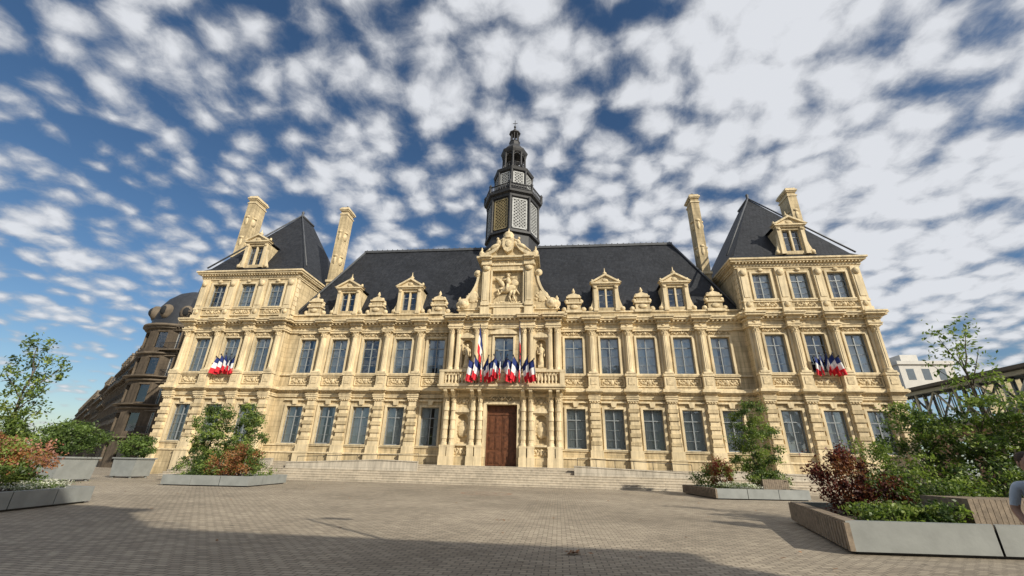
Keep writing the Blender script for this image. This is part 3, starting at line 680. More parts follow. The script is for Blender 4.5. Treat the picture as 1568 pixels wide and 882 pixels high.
planter([(13.6,-12.3),(18.9,-11.4),(18.2,-6.6),(13.2,-7.2)],.55,(3,),[(16.6,18.0,-11.2,-10.4,1.05)])
planter([(10.8,-28.6),(19.5,-28.0),(19.5,-22.4),(12.5,-22.8)],.6,(3,),[(13.7,16.6,-28.0,-26.7,1.05)])
planter([(-15.5,-29.5),(-9.6,-29.0),(-10.7,-24.7),(-16.2,-25.0)],.5)
def tub_(x0,x1,y0,y1):
    tub=empty('tree_tub'); b=MB()
    b.prism([(x0,.12),(x1,.12),(x1+.12,1.25),(x0-.12,1.25)],y0,y1); b.box(x0-.2,x1+.2,y0-.08,y1+.08,1.25,1.34)
    for x in(x0+.1,x1-.2):
        for y in(y0+.1,y1-.2): b.box(x,x+.12,y,y+.12,0,.12)
    b.obj('tub_body',PAINT,tub)
tub_(-25.2,-23.1,-16,-13.9); tub_(-26.6,-25,-9.5,-8)

# foliage
def leafmat(name,col):
    m=simple(name,col,.5,.35,1.3,spec=.4); N=m.node_tree.nodes;L=m.node_tree.links
    b=N['Principled BSDF']; o=N['Material Output']; tr=N.new('ShaderNodeBsdfTranslucent'); tr.inputs[0].default_value=(col[0]*1.6,col[1]*1.8,col[2],1)
    mix=N.new('ShaderNodeMixShader'); mix.inputs[0].default_value=.28; L.new(b.outputs[0],mix.inputs[1]);L.new(tr.outputs[0],mix.inputs[2]);L.new(mix.outputs[0],o.inputs[0]); return m
LG=[leafmat('leaf_green_light',(.21,.27,.065)),leafmat('leaf_green_mid',(.115,.175,.042)),leafmat('leaf_green_dark',(.05,.085,.024))]
LR=[leafmat('leaf_red',(.15,.035,.025)),leafmat('leaf_dark_red',(.055,.016,.016)),leafmat('leaf_russet',(.20,.08,.035))]
LW=[leafmat('flower_white',(.65,.65,.6)),leafmat('leaf_silver',(.2,.24,.15)),LG[1]]
LO=[leafmat('leaf_orange',(.36,.17,.07)),leafmat('leaf_pink',(.36,.17,.13)),LG[0]]
BARK=simple('bark',(.13,.105,.08),.9,.3,8,.5)
def foliage(name,clumps,n,size,mats,stems=(),sub=26,tight=.2,parent=None):
    rng=np.random.default_rng(int(abs(clumps[0][0]*131+clumps[0][1]*17+n))%99991)
    vol=np.array([c[3]*c[4]*c[5] for c in clumps])**.8; vol=vol/vol.sum()
    C=[];
    for c,v in zip(clumps,vol):
        k=max(20,int(n*v)); d=rng.normal(size=(sub,3)); d/=np.linalg.norm(d,axis=1)[:,None]
        rad=rng.uniform(.35,1,size=(sub,1))**.6; cen=d*rad
        idx=rng.integers(0,sub,k); p=cen[idx]+rng.normal(size=(k,3))*tight*rng.uniform(.5,1.3,size=(sub,1))[idx]
        C.append((p*np.array(c[3:6])+np.array(c[:3]),idx))
    P_=np.concatenate([c[0] for c in C]); idx=np.concatenate([c[1]+31*i for i,c in enumerate(C)])
    keep=P_[:,2]>.42; P_=P_[keep]; idx=idx[keep]; k=len(P_)
    a=rng.normal(size=(k,3)); a/=np.linalg.norm(a,axis=1)[:,None]; b_=np.cross(a,rng.normal(size=(k,3))); b_/=np.linalg.norm(b_,axis=1)[:,None]
    s_=size*rng.uniform(.55,1.4,size=(k,1))
    V=np.stack([P_-a*s_,P_-b_*s_*.5+a*s_*.1,P_+a*s_,P_+b_*s_*.5+a*s_*.1],1).reshape(-1,3)
    me=bpy.data.meshes.new('leaves'); me.vertices.add(4*k); me.vertices.foreach_set('co',V.ravel())
    me.loops.add(4*k); me.loops.foreach_set('vertex_index',np.arange(4*k)); me.polygons.add(k); me.polygons.foreach_set('loop_start',np.arange(k)*4); me.polygons.foreach_set('loop_total',np.full(k,4))
    for m_ in mats: me.materials.append(m_)
    mi=(np.sin(idx*12.9898)*43758.5)%1; mi=np.clip((mi*3+rng.uniform(-.6,.6,k)),0,2.99).astype(int); me.polygons.foreach_set('material_index',mi)
    me.update(); me.validate()
    root=parent or empty(name,(0,0,0)); o=bpy.data.objects.new('leaves',me); scene.collection.objects.link(o); o.parent=root
    sb=MB()
    for p,q,r0,r1 in stems:
        pv=Vector(p);qv=Vector(q);prev=pv
        for i in range(1,5):
            t=i/4; x=pv.lerp(qv,t)+(Vector((random.uniform(-1,1),random.uniform(-1,1),0))*(qv-pv).length*.03 if i<4 else Vector())
            sb.tube(prev,x,r0+(r1-r0)*(t-.25),r0+(r1-r0)*t); prev=x
    if sb.v: sb.obj('trunk',BARK,root)
    return root
def tree(name,x,y,zb,h,rad,n,size,mats,lean=(0,0),cb=.3,fill=1.,nb=9):
    top=(x+lean[0],y+lean[1],zb+h*.92); stems=[((x,y,zb-.3),top,.05+h*.008,.012)]
    cl=[]
    for i in range(nb):
        t=cb+(.95-cb)*i/(nb-1); a=i*2.4+x; rr=rad*(1.05-.75*abs(t-.45))*random.uniform(.5,.95)
        px,py=x+lean[0]*t,y+lean[1]*t; q=(px+math.cos(a)*rr,py+math.sin(a)*rr,zb+h*t+.25*h*.3)
        stems.append(((px,py,zb+h*t*.82),q,.025,.006))
        cl.append((q[0]-math.cos(a)*rr*.35,q[1]-math.sin(a)*rr*.35,q[2],rad*.5*fill,rad*.5*fill,h*.13*fill))
    return foliage(name,cl,n,size,mats,stems,14,.22)
# centre-left planter
tree('birch_tree',-16.7,-13.0,.5,3.6,1.4,7500,.07,LG,cb=.1)
tree('birch_tree',-15.2,-11.8,.5,3.8,1.3,6500,.07,LG,cb=.1)
foliage('red_shrub',[(-13.9,-13.4,1.5,.9,.8,.8),(-14.8,-13.9,1.1,.8,.7,.65)],5200,.055,[LO[0],LR[2],LG[1]],[((-13.6,-13.6,.4),(-13.6,-13.6,1.6),.04,.02)])
foliage('shrub',[(-15.8,-14.6,.8,1.2,.5,.5),(-13.4,-12.4,.9,.7,1.2,.6),(-16.0,-13.2,1.3,1.0,.9,.8)],6500,.055,LG)
# centre-right planter
tree('small_tree',17.0,-9.8,.5,4.3,1.6,11000,.065,LG,cb=.05)
foliage('red_shrub',[(14.6,-10.6,1.3,.7,.7,.85)],3800,.055,[LR[2],LR[0],LO[2]],[((14.5,-10.6,.4),(14.5,-10.6,1.8),.04,.02)])
foliage('white_flowers',[(15.0,-11.5,.65,1.1,.45,.22)],2600,.035,LW)
foliage('shrub',[(17.6,-10.3,.9,.8,.9,.6),(14.3,-8.8,1.0,.8,1.2,.7)],3500,.06,LG)
# near right planter
tree('sapling_tree',17.9,-24.3,.5,5.3,1.05,800,.065,[LG[1],LG[0],LG[1]],cb=.55,fill=.8)
tree('small_tree',15.9,-24.4,.5,2.6,1.3,7500,.05,LG,cb=.08)
tree('small_tree',18.3,-25.4,.5,2.9,1.4,8500,.05,LG,cb=.05)
tree('small_tree',17.0,-25.0,.5,2.7,1.3,7000,.05,LG,cb=.05)
foliage('dark_red_shrub',[(12.75,-25.5,1.3,.66,.65,.75),(13.3,-25.9,1.0,.6,.6,.55)],8500,.04,LR,[((12.7,-25.5,.4),(12.6,-25.6,1.7),.03,.01),((12.7,-25.5,.4),(13.1,-25.4,1.6),.03,.01)])
foliage('shrub',[(14.4,-26.2,1.0,1.2,.8,.55),(16.8,-25.9,1.15,1.4,.7,.7),(14.2,-24.6,1.5,.9,.9,.8)],13000,.04,LG)
foliage('ornamental_grass',[(12.6,-27.5,.68,1.0,.6,.25),(13.2,-27.9,.7,.5,.3,.25)],3600,.045,[LG[0],LG[1],LG[2]])
# near left planter
tree('birch_tree',-14.1,-25.4,.4,4.6,1.05,2100,.06,LG,cb=.4,fill=.85)
foliage('orange_shrub',[(-12.5,-25.6,1.25,.75,.6,.55),(-13.2,-26.4,1.4,.8,.8,.6)],7000,.045,LO,[((-12.6,-25.7,.4),(-12.6,-25.6,1.5),.04,.02)])
foliage('shrub',[(-12.6,-26.2,.85,1.0,1.0,.4),(-14.2,-25.4,2.2,.7,.7,.7)],6500,.05,LG)
foliage('white_flowers',[(-11.5,-25.8,.56,.55,.9,.15)],2500,.03,LW)
foliage('laurel_bush',[(-24.15,-14.9,2.35,1.6,1.4,.9)],9000,.075,[LG[1],LG[2],LG[1]],[((-24.1,-14.9,1.2),(-24.1,-14.9,2.5),.1,.05)],sub=46,tight=.17)
foliage('laurel_bush',[(-25.8,-8.8,2.1,1.1,1.0,.75)],4000,.08,[LG[1],LG[2],LG[1]],[((-25.8,-8.8,1.2),(-25.8,-8.8,2.5),.1,.05)],sub=40,tight=.16)
foliage('distant_trees',[(-190+i*7,105+(i%3)*5,5,6,6,5.5) for i in range(9)]+[(-120,60,4,4,4,4)],9000,.5,LG)

# ------------------------------------------------------------------ street buildings
def street_building(name,loc,rz,length,floors,fh,bay,wallm,seed,roofh=4.,depth=12,chim=True,attic=True):
    rnd=random.Random(seed); root=empty(name,loc,rz); k=newkit(); rf=MB(); ir=MB()
    nb=max(2,int(length/bay)); bw=length/nb; H=fh*floors
    for fl in range(floors):
        z=fl*fh; ops=[]
        for i in range(nb):
            c=(i+.5)*bw; w=1.2 if fl else 1.9; z0=z+(.5 if fl else .1); z1=z+fh*(.84 if fl else .86)
            ops.append((c-w/2,c+w/2,z0,z1))
            k.glass.add([(c-w/2,.25,z0),(c+w/2,.25,z0),(c+w/2,.25,z1),(c-w/2,.25,z1)],[(0,1,2,3)])
            k.frame.box(c-.04,c+.04,.2,.28,z0,z1);k.frame.box(c-w/2,c-w/2+.07,.2,.28,z0,z1);k.frame.box(c+w/2-.07,c+w/2,.2,.28,z0,z1);k.frame.box(c-w/2,c+w/2,.19,.27,z0+(z1-z0)*.7,z0+(z1-z0)*.7+.06)
            if rnd.random()>.35: k.curt.box(c-w/2,c+w/2,.4,.42,z0+(z1-z0)*rnd.choice((0,0,.4)),z1)
            if fl:
                k.trim.box(c-w/2-.16,c-w/2,-.08,.02,z0,z1+.12);k.trim.box(c+w/2,c+w/2+.16,-.08,.02,z0,z1+.12);k.trim.box(c-w/2-.3,c+w/2+.3,-.22,.02,z1+.12,z1+.27)
                if fl not in(1,floors-1):
                    for q in range(9): ir.box(c-w/2+q*w/8-.012,c-w/2+q*w/8+.012,-.22,-.2,z0,z0+.85)
                    ir.box(c-w/2-.05,c+w/2+.05,-.24,-.19,z0+.85,z0+.9)
        wall(k.wall,0,length,0,.4,z,z+fh,ops)
        k.trim.box(-.05,length+.05,-.14 if fl else -.2,.0,z+fh-.18,z+fh)
        if fl in(1,floors-1):
            k.trim.box(0,length,-.85,0,z+.28,z+.42)
            ir.box(0,length,-.83,-.79,z+1.25,z+1.3); ir.box(0,length,-.83,-.79,z+.5,z+.53)
            n=int(length/.16)
            for q in range(n+1): ir.box(q*length/n-.012,q*length/n+.012,-.82,-.8,z+.42,z+1.25)
            for q in range(nb+1): k.trim.prism([(0,z+.28),(-.7,z+.28),(-.65,z+.1),(-.15,z-.3),(0,z-.35)],q*bw-.1 if q else 0,q*bw+.1,'x')
    k.room.box(.1,length-.1,.6,.65,0,H)
    k.wall.box(0,.4,.4,depth,0,H);k.wall.box(length-.4,length,.4,depth,0,H);k.wall.box(0,length,depth-.4,depth,0,H)
    k.trim.box(-.3,length+.3,-.5,depth,H,H+.25);k.trim.box(-.15,length+.15,-.3,depth,H+.25,H+.45)
    n=int(length/.5)
    for i in range(n): k.trim.box(i*.5+.1,i*.5+.28,-.42,0,H-.22,H)
    Z=H+.45
    rf.prism([(0.05,Z),(.5,Z+roofh*.5),(1.3,Z+roofh*.85),(3.5,Z+roofh),(depth-3.5,Z+roofh),(depth,Z)],.0,length,'x')
    for i in range(nb):
        c=(i+.5)*bw
        if attic and rnd.random()<.92:
            k.trim.box(c-.75,c+.75,.0,1.3,Z,Z+.2);k.trim.box(c-.7,c-.5,.02,1.2,Z+.2,Z+1.9);k.trim.box(c+.5,c+.7,.02,1.2,Z+.2,Z+1.9)
            k.trim.prism([(c-.85,Z+1.9),(c+.85,Z+1.9),(c+.5,Z+2.25),(c,Z+2.4),(c-.5,Z+2.25)],-.1,1.3); k.glass.add([(c-.5,.2,Z+.2),(c+.5,.2,Z+.2),(c+.5,.2,Z+1.9),(c-.5,.2,Z+1.9)],[(0,1,2,3)])
            k.room.box(c-.5,c+.5,.4,.44,Z+.2,Z+1.9); k.frame.box(c-.03,c+.03,.16,.22,Z+.2,Z+1.9)
    if chim:
        for i in range(max(1,int(length/9))):
            xx=rnd.uniform(.5,length-1); k.wall.box(xx,xx+.7,3,5,Z+roofh*.6,Z+roofh+1.8)
            for q in range(4): rf.lathe(xx+.35,3.3+q*.45,[(.13,Z+roofh+1.8),(.1,Z+roofh+2.3)],6)
    k.wall.obj('walls',wallm,root);k.trim.obj('mouldings',TRIMG,root);k.frame.obj('window_frames',FRAMEW,root);k.glass.obj('glass',GLASS,root)
    if k.curt.v: k.curt.obj('curtains',CURTD,root)
    k.room.obj('dark_backing',ROOM,root); rf.obj('mansard_roof',ZINC,root)
    if ir.v: ir.obj('balcony_railings',IRON,root)
    return root
CURTD=simple('old_curtain',(.35,.34,.32),.9,.2,1)
TRIMG=simple('old_stone_trim',(.15,.12,.088),.85,.3,1.2,.3); FRAMEW=simple('white_frames',(.4,.4,.38),.5,.05,2); ZINC=simple('zinc_slate',(.03,.033,.04),.5,.2,2,.1)
OLD1=masonry('old_stone',(.13,.102,.075),(.11,.087,.064),(.07,.055,.042),1.0,.4,.01,stain=.5); OLD2=masonry('old_stone_pale',(.21,.175,.13),(.175,.148,.11),(.12,.1,.08),1.0,.4,.01,stain=.45)
dv=Vector((-.792,.6105)).normalized(); ang=math.atan2(-dv.y,-dv.x)
Q=Vector((-53.5,15.6)); pos=Q.copy(); specs=[(16,5,3.55,OLD1,4.5),(15,5,3.4,OLD2,4.),(18,5,3.5,OLD1,4.2),(14,4,3.7,OLD2,4.),(20,5,3.4,OLD1,4.3),(20,4,3.7,OLD2,4),(22,5,3.4,OLD1,4),(30,5,3.4,OLD2,4),(40,5,3.4,OLD2,4)]
for i,(ln,fl,fh,mt,rh) in enumerate(specs):
    pos=pos+dv*(ln+.02); street_building('street_building',(pos.x,pos.y,0),ang,ln,fl,fh,2.9,mt,i,rh)
street_building('corner_building',(-50.0,13.6,0),0,14,5,3.7,2.8,OLD1,77,5.2)
root=empty('corner_rotunda',(-51.2,17.6,0)); k=newkit(); rf=MB(); R0_=4.6
for fl in range(5):
    z=fl*3.7
    n=20
    for i in range(n):
        a=2*pi*i/n; b2=2*pi*(i+1)/n; p=(R0_*math.cos(a),R0_*math.sin(a));q=(R0_*math.cos(b2),R0_*math.sin(b2))
        if i%2==0: k.wall.prism([p,q,(q[0]*.9,q[1]*.9),(p[0]*.9,p[1]*.9)],z,z+3.7,'z')
        else:
            k.wall.prism([p,q,(q[0]*.9,q[1]*.9),(p[0]*.9,p[1]*.9)],z,z+.7,'z');k.wall.prism([p,q,(q[0]*.9,q[1]*.9),(p[0]*.9,p[1]*.9)],z+3.0,z+3.7,'z')
            k.glass.add([(p[0]*.95,p[1]*.95,z+.7),(q[0]*.95,q[1]*.95,z+.7),(q[0]*.95,q[1]*.95,z+3),(p[0]*.95,p[1]*.95,z+3)],[(0,1,2,3)])
    k.trim.lathe(0,0,[(R0_,z+3.45),(R0_+.3,z+3.5),(R0_+.35,z+3.7),(R0_,z+3.72)],40,cap=False)
    if fl in(2,3): k.trim.lathe(0,0,[(R0_,z+.2),(R0_+.8,z+.3),(R0_+.8,z+.4),(R0_,z+.42)],40,cap=False)
k.room.lathe(0,0,[(3.6,0),(3.6,18)],20); k.trim.lathe(0,0,[(R0_,18.5),(R0_+.6,18.6),(R0_+.6,18.9),(R0_,19)],40)
rf.lathe(0,0,[(4.5,19),(4.45,20.5),(4.1,22),(3.4,23.4),(2.4,24.5),(1.2,25.2),(.3,25.5),(.15,26.6)],32)
for i in range(7):
    a=-pi/2-1.2+i*.6; cx_,cy_=4.3*math.cos(a),4.3*math.sin(a); k.trim.ell((cx_,cy_,20.9),(.85,.85,1.1),nu=12); k.room.ell((cx_*1.1,cy_*1.1,20.9),(.55,.55,.75))
k.wall.obj('walls',OLD1,root);k.trim.obj('mouldings',TRIMG,root);k.glass.obj('glass',GLASS,root);k.room.obj('dark_backing',ROOM,root);rf.obj('dome_roof',ZINC,root)

# buildings behind the photographer (cast the foreground shadow)
street_building('apartment_building',(17,-46,0),pi,46,5,3.6,3.2,OLD2,5,2.0,14,chim=False,attic=False)
street_building('apartment_building',(27.5,-46,0),pi,10.4,4,3.72,3.0,OLD1,6,.9,14,chim=False,attic=False)
street_building('apartment_building',(47,-46,0),pi,19.4,3,3.5,3.0,OLD1,8,.9,14,chim=False,attic=False)
lp=MB(); lp.tube((0,0,0),(0,0,9.6),.09,.05,8); lp.lathe(0,0,[(.2,0),(.2,.6),(.12,.8),(.1,1.2)],8); lp.tube((0,0,9.5),(.9,0,9.8),.04); lp.box(.7,1.5,-.12,.12,9.75,9.85)
o=lp.obj('street_lamp',IRON); o.location=(11.0,-36.9,0)

# right side hall
BRICK=masonry('pink_brick',(.42,.26,.2),(.36,.22,.17),(.4,.36,.3),.25,.08,.01)
CONC=simple('pale_render',(.6,.58,.54),.8,.06,1.)
hl=empty('market_hall',(41.5,-14,0)); k=newkit(); bm=MB(); rf=MB()
Lh=62; nb=14; bw=Lh/nb
for i in range(nb):
    y=i*bw
    k.wall.box(0,.5,y,y+bw*.28,0,5.6);k.wall.box(0,.5,y+bw*.72,y+bw,0,5.6);k.wall.box(0,.5,y+bw*.28,y+bw*.72,0,1.3);k.wall.box(0,.5,y+bw*.28,y+bw*.72,4.4,5.6)
    k.glass.add([(.3,y+bw*.28,1.3),(.3,y+bw*.72,1.3),(.3,y+bw*.72,4.4),(.3,y+bw*.28,4.4)],[(0,1,2,3)])
    k.trim.box(-.08,0,y+bw*.24,y+bw*.76,4.4,4.75);k.trim.box(-.12,0,y+bw*.24,y+bw*.76,1.15,1.3)
    bm.tube((-.6,y,6.0),(-.6,y,9.0),.13); bm.tube((-.6,y,6.1),(-.6,y+bw/2,8.9),.10); bm.tube((-.6,y+bw/2,8.9),(-.6,y+bw,6.1),.10)
    bm.tube((.1,y,5.8),(.1,y,9.0),.09); bm.tube((.1,y+bw*.33,5.8),(.1,y+bw*.33,9.0),.05); bm.tube((.1,y+bw*.66,5.8),(.1,y+bw*.66,9.0),.05)
bm.box(-.75,-.45,0,Lh,5.85,6.1);bm.box(-.75,-.45,0,Lh,8.9,9.2); k.room.box(.7,.8,0,Lh,0,9.0); k.trim.box(-.2,.7,0,Lh,5.6,5.8)
k.glass.add([(.2,0,5.8),(.2,Lh,5.8),(.2,Lh,9.0),(.2,0,9.0)],[(0,1,2,3)])
rf.prism([(-1.4,9.22),(-1.4,9.5),(9.5,10.6),(21,9.4),(21,9.2)],0,Lh,'y')
k.wall.box(.5,20,0,.4,0,9.0);k.wall.box(.5,20,Lh-.4,Lh,0,9.0)
k.wall.obj('brick_wall',BRICK,hl);k.trim.obj('stone_bands',CONC,hl);k.glass.obj('glazing',GLASS,hl);k.room.obj('dark_hall_backing',ROOM,hl);bm.obj('steel_trusses',simple('steel_grey',(.40,.45,.46),.5,.1,3),hl);rf.obj('roof',simple('roof_sheet',(.07,.07,.075),.7,.2,1),hl)
wb=MB(); wb.box(0,9,0,12,0,20); wb.box(-.3,9.3,-.3,12.3,20,20.6); wb.box(3,6,3,7,20.6,22.5)
w2=MB()
for i in range(3):
    for j in range(5): w2.box(1+i*2.6,2.3+i*2.6,-.02,.05,2+j*3.8,4.0+j*3.8)
rt=empty('white_office_building',(67,44,0)); wb.obj('walls',CONC,rt); w2.obj('windows',GLASS,rt)

fl=MB(); rnd=random.Random(3)
def fallen(x,y,n,s):
    for i in range(n):
        px=x+rnd.gauss(0,s);py=y+rnd.gauss(0,s*.5);a=rnd.uniform(0,6);r=rnd.uniform(.03,.07);z=.006+rnd.uniform(0,.03)
        fl.add([(px+r*math.cos(a+q*pi/2)*(1 if q%2 else .6),py+r*math.sin(a+q*pi/2)*(1 if q%2 else .6),z+rnd.uniform(0,.03)) for q in range(4)],[(0,1,2,3)])
fallen(5.3,-29.9,22,.12); fallen(3.4,-25.4,8,.1)
for _ in range(90): fallen(rnd.uniform(-14,20),rnd.uniform(-32,-8),1,.1)
fl.obj('fallen_leaves',simple('dry_leaf',(.25,.12,.05),.8,.4,6))

# ------------------------------------------------------------------ person
def person(loc,rz):
    root=empty('standing_person',loc,rz)
    J={'pel':(0,0,.95,.145,.11),'wa':(0,0,1.10,.135,.10),'ch':(0,.0,1.30,.165,.115),'nk':(0,.0,1.47,.065,.065),'hd0':(0,-.01,1.54,.055,.055),
       'shl':(.175,0,1.42,.062,.062),'ell':(.235,.03,1.14,.045,.045),'wrl':(.22,-.10,.92,.03,.026),'hal':(.215,-.13,.86,.034,.018),
       'shr':(-.175,0,1.42,.062,.062),'elr':(-.25,.04,1.15,.045,.045),'wrr':(-.23,-.12,.95,.03,.026),'har':(-.225,-.15,.89,.034,.018),
       'hil':(.09,0,.88,.095,.1),'knl':(.11,-.02,.48,.06,.065),'anl':(.12,.02,.10,.042,.045),'tol':(.13,-.13,.045,.045,.035),
       'hir':(-.09,0,.88,.095,.1),'knr':(-.11,-.03,.48,.06,.065),'anr':(-.13,.02,.10,.042,.045),'tor':(-.15,-.13,.045,.045,.035)}
    E=[('pel','wa'),('wa','ch'),('ch','nk'),('nk','hd0'),('ch','shl'),('shl','ell'),('ell','wrl'),('wrl','hal'),('ch','shr'),('shr','elr'),('elr','wrr'),('wrr','har'),
       ('pel','hil'),('hil','knl'),('knl','anl'),('anl','tol'),('pel','hir'),('hir','knr'),('knr','anr'),('anr','tor')]
    names=list(J); V=[J[n][:3] for n in names]; R=[J[n][3:] for n in names]; ED=[(names.index(a),names.index(b)) for a,b in E]
    me=bpy.data.meshes.new('b'); me.from_pydata(V,ED,[]); o=bpy.data.objects.new('b',me); scene.collection.objects.link(o)
    md=o.modifiers.new('s','SKIN'); 
    for i,r in enumerate(R): me.skin_vertices[0].data[i].radius=r
    me.skin_vertices[0].data[0].use_root=True
    su=o.modifiers.new('u','SUBSURF'); su.levels=2; su.render_levels=2
    dg=bpy.context.evaluated_depsgraph_get(); em=bpy.data.meshes.new_from_object(o.evaluated_get(dg)); bpy.data.objects.remove(o)
    mats=[simple('skin',(.42,.25,.18),.6,.05,5),simple('shirt_pale_blue',(.50,.58,.68),.85,.06,20,.2),simple('trousers_navy',(.03,.04,.07),.9,.1,10),simple('shoe',(.05,.04,.035),.6,.1,5)]
    for m_ in mats: em.materials.append(m_)
    for p in em.polygons:
        c=p.center; p.use_smooth=True
        if abs(c.x)>.16 and c.z<1.2 and c.z>.7: p.material_index=0
        elif c.z>1.475: p.material_index=0
        elif c.z>.93: p.material_index=1
        elif c.z>.09: p.material_index=2
        else: p.material_index=3
    b=bpy.data.objects.new('body',em); scene.collection.objects.link(b); b.parent=root
    hm=MB()
    hm.ell((0,-.01,1.655),(.078,.098,.118),nu=20,nv=14); hm.ell((0,-.055,1.60),(.055,.055,.06),nu=14,nv=10)
    hm.ell((0,-.112,1.645),(.013,.018,.024)); 
    for s_ in(-1,1): hm.ell((s_*.08,0,1.65),(.012,.022,.032)); 
    for hd,sx in(((.215,-.13,.86),1),((-.225,-.15,.89),-1)):
        x,y,z=hd
        for f_ in range(4):
            ln=(.07,.08,.075,.058)[f_]; yy=y-.027+f_*.018; p0=(x,yy,z-.005);p1=(x-sx*.008,yy-.004,z-.005-ln*.55);p2=(x-sx*.028,yy-.004,z-.005-ln)
            hm.tube(p0,p1,.0095,.0088); hm.ell(p1,(.0088,)*3,nu=6,nv=4); hm.tube(p1,p2,.0086,.007); hm.ell(p2,(.007,)*3,nu=6,nv=4)
        p0=(x-sx*.01,y-.03,z+.035);p1=(x-sx*.028,y-.05,z+.01);p2=(x-sx*.03,y-.055,z-.02)
        hm.tube(p0,p1,.012,.010); hm.tube(p1,p2,.010,.008); hm.ell(p2,(.008,)*3,nu=6,nv=4)
    hm.obj('head_and_hands',mats[0],root)
    hr=MB(); hr.ell((0,.012,1.69),(.088,.1,.098),nu=18,nv=12); hr.obj('hair',simple('hair_brown',(.05,.03,.02),.7,.3,30,.5),root)
    ey=MB()
    for s_ in(-1,1): ey.ell((s_*.03,-.1,1.66),(.012,.008,.007))
    ey.obj('eyes',simple('eye',(.03,.03,.03),.2,.0,5),root)
    mo=MB(); mo.ell((0,-.108,1.60),(.022,.006,.006)); mo.obj('mouth',simple('lips',(.3,.1,.09),.5,.05,5),root)
person((10.54,-33.0,0),math.radians(-20))

# ------------------------------------------------------------------ camera
f,p,s,r=644.1,.3975,-.1115,.0249
F=Vector((math.sin(s)*math.cos(p),math.cos(s)*math.cos(p),math.sin(p)))
Rr0=Vector((math.cos(s),-math.sin(s),0)); U0=Rr0.cross(F)
Rr=math.cos(r)*Rr0+math.sin(r)*U0; U=-math.sin(r)*Rr0+math.cos(r)*U0
cam=bpy.data.cameras.new('camera'); co=bpy.data.objects.new('camera',cam); scene.collection.objects.link(co)
M=Matrix((Rr,U,-F)).transposed().to_4x4(); M.translation=Vector((3.853*S,-30*S,EYE)); co.matrix_world=M
cam.sensor_width=36; cam.lens=36*f/1568; cam.clip_start=.05; cam.clip_end=3000; scene.camera=co

# ------------------------------------------------------------------ light
el=math.radians(30); az=Vector((.78,-.625)).normalized(); sv=Vector((az.x*math.cos(el),az.y*math.cos(el),math.sin(el)))
sl=bpy.data.lights.new('sun','SUN'); sl.energy=5; sl.angle=math.radians(.5); sl.color=(1,.92,.77)
so=bpy.data.objects.new('sun',sl); scene.collection.objects.link(so); so.rotation_euler=sv.to_track_quat('Z','Y').to_euler(); so.location=(30,-60,60)
w=bpy.data.worlds.new('World'); scene.world=w; w.use_nodes=True; N=w.node_tree.nodes;L=w.node_tree.links; N.clear()
out=N.new('ShaderNodeOutputWorld'); sky=N.new('ShaderNodeTexSky'); sky.sky_type='NISHITA'; sky.sun_disc=False; sky.sun_elevation=el; sky.sun_rotation=math.atan2(az.x,az.y); sky.ozone_density=2.5; sky.dust_density=.6; sky.air_density=1.0
hs=N.new('ShaderNodeHueSaturation'); hs.inputs['Saturation'].default_value=1.15; hs.inputs['Value'].default_value=.92; L.new(sky.outputs[0],hs.inputs['Color'])
bg=N.new('ShaderNodeBackground'); bg.inputs[1].default_value=.1; L.new(hs.outputs[0],bg.inputs[0])
tc=N.new('ShaderNodeTexCoord'); sp=N.new('ShaderNodeSeparateXYZ'); L.new(tc.outputs['Generated'],sp.inputs[0])
zc=math_n(N,L,'ADD',math_n(N,L,'MAXIMUM',sp.outputs[2],0.0),.24)
px=math_n(N,L,'DIVIDE',sp.outputs[0],zc); py=math_n(N,L,'DIVIDE',sp.outputs[1],zc)
cb=N.new('ShaderNodeCombineXYZ'); L.new(px,cb.inputs[0]);L.new(py,cb.inputs[1])
def noise2(vec,scale,detail,rough=.5,col=False):
    n=N.new('ShaderNodeTexNoise'); n.noise_dimensions='2D'; n.inputs['Scale'].default_value=scale; n.inputs['Detail'].default_value=detail; n.inputs['Roughness'].default_value=rough; L.new(vec,n.inputs['Vector'])
    return n.outputs['Color'] if col else n.outputs['Fac']
wv=N.new('ShaderNodeVectorMath'); wv.operation='MULTIPLY_ADD'; L.new(noise2(cb.outputs[0],7,3,col=True),wv.inputs[0]); wv.inputs[1].default_value=(.055,.055,0); L.new(cb.outputs[0],wv.inputs[2])
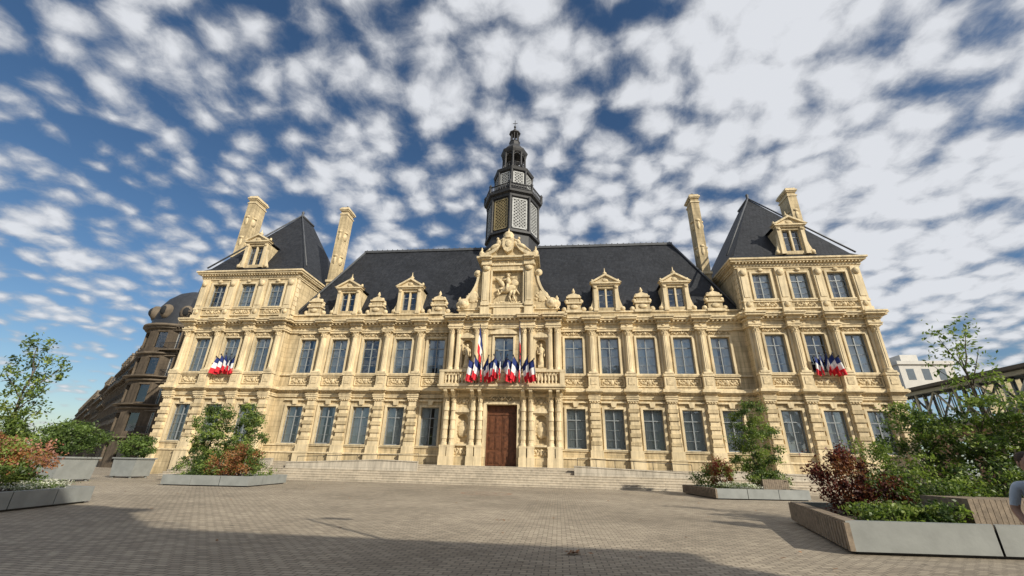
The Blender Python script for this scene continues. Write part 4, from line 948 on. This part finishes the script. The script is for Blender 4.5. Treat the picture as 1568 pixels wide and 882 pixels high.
def voro(vec,scale,sm):
    v=N.new('ShaderNodeTexVoronoi'); v.voronoi_dimensions='2D'; v.feature='SMOOTH_F1'; v.inputs['Scale'].default_value=scale; v.inputs['Smoothness'].default_value=sm; L.new(vec,v.inputs['Vector']); return v.outputs['Distance']
v1=voro(wv.outputs[0],12.5,.6)
fn=noise2(wv.outputs[0],17,7,.6)
mid=noise2(wv.outputs[0],5.0,3,.5)
mb_=N.new('ShaderNodeMapping'); mb_.inputs['Rotation'].default_value=(0,0,math.radians(-48)); mb_.inputs['Scale'].default_value=(1.7,.55,1); L.new(cb.outputs[0],mb_.inputs[0])
bn=noise2(mb_.outputs[0],1.7,2)
puff=math_n(N,L,'MULTIPLY_ADD',v1,-.75,.53)
d=math_n(N,L,'MULTIPLY_ADD',fn,.62,puff)
d=math_n(N,L,'MULTIPLY_ADD',mid,.5,d)
d=math_n(N,L,'MULTIPLY_ADD',bn,.8,d)
d=math_n(N,L,'MULTIPLY_ADD',sp.outputs[0],.19,d)
hz=N.new('ShaderNodeMapRange'); hz.inputs[1].default_value=.0;hz.inputs[2].default_value=.28;hz.inputs[3].default_value=-.20;hz.inputs[4].default_value=.05; L.new(sp.outputs[2],hz.inputs[0])
d=math_n(N,L,'ADD',d,hz.outputs[0])
mr_=N.new('ShaderNodeMapRange'); mr_.interpolation_type='SMOOTHSTEP'; mr_.inputs[1].default_value=.86;mr_.inputs[2].default_value=1.40; L.new(d,mr_.inputs[0])
th=N.new('ShaderNodeMapRange'); th.inputs[1].default_value=1.0;th.inputs[2].default_value=1.45;th.inputs[3].default_value=.60;th.inputs[4].default_value=1.0; L.new(d,th.inputs[0])
cc_=N.new('ShaderNodeVectorMath'); cc_.operation='SCALE'; cc_.inputs[0].default_value=(.77,.79,.83); L.new(th.outputs[0],cc_.inputs['Scale'])
bg2=N.new('ShaderNodeBackground'); bg2.inputs[1].default_value=1.0; L.new(cc_.outputs[0],bg2.inputs[0])
mx=N.new('ShaderNodeMixShader'); L.new(math_n(N,L,'MULTIPLY',mr_.outputs[0],.94),mx.inputs[0]); L.new(bg.outputs[0],mx.inputs[1]);L.new(bg2.outputs[0],mx.inputs[2]); L.new(mx.outputs[0],out.inputs[0])
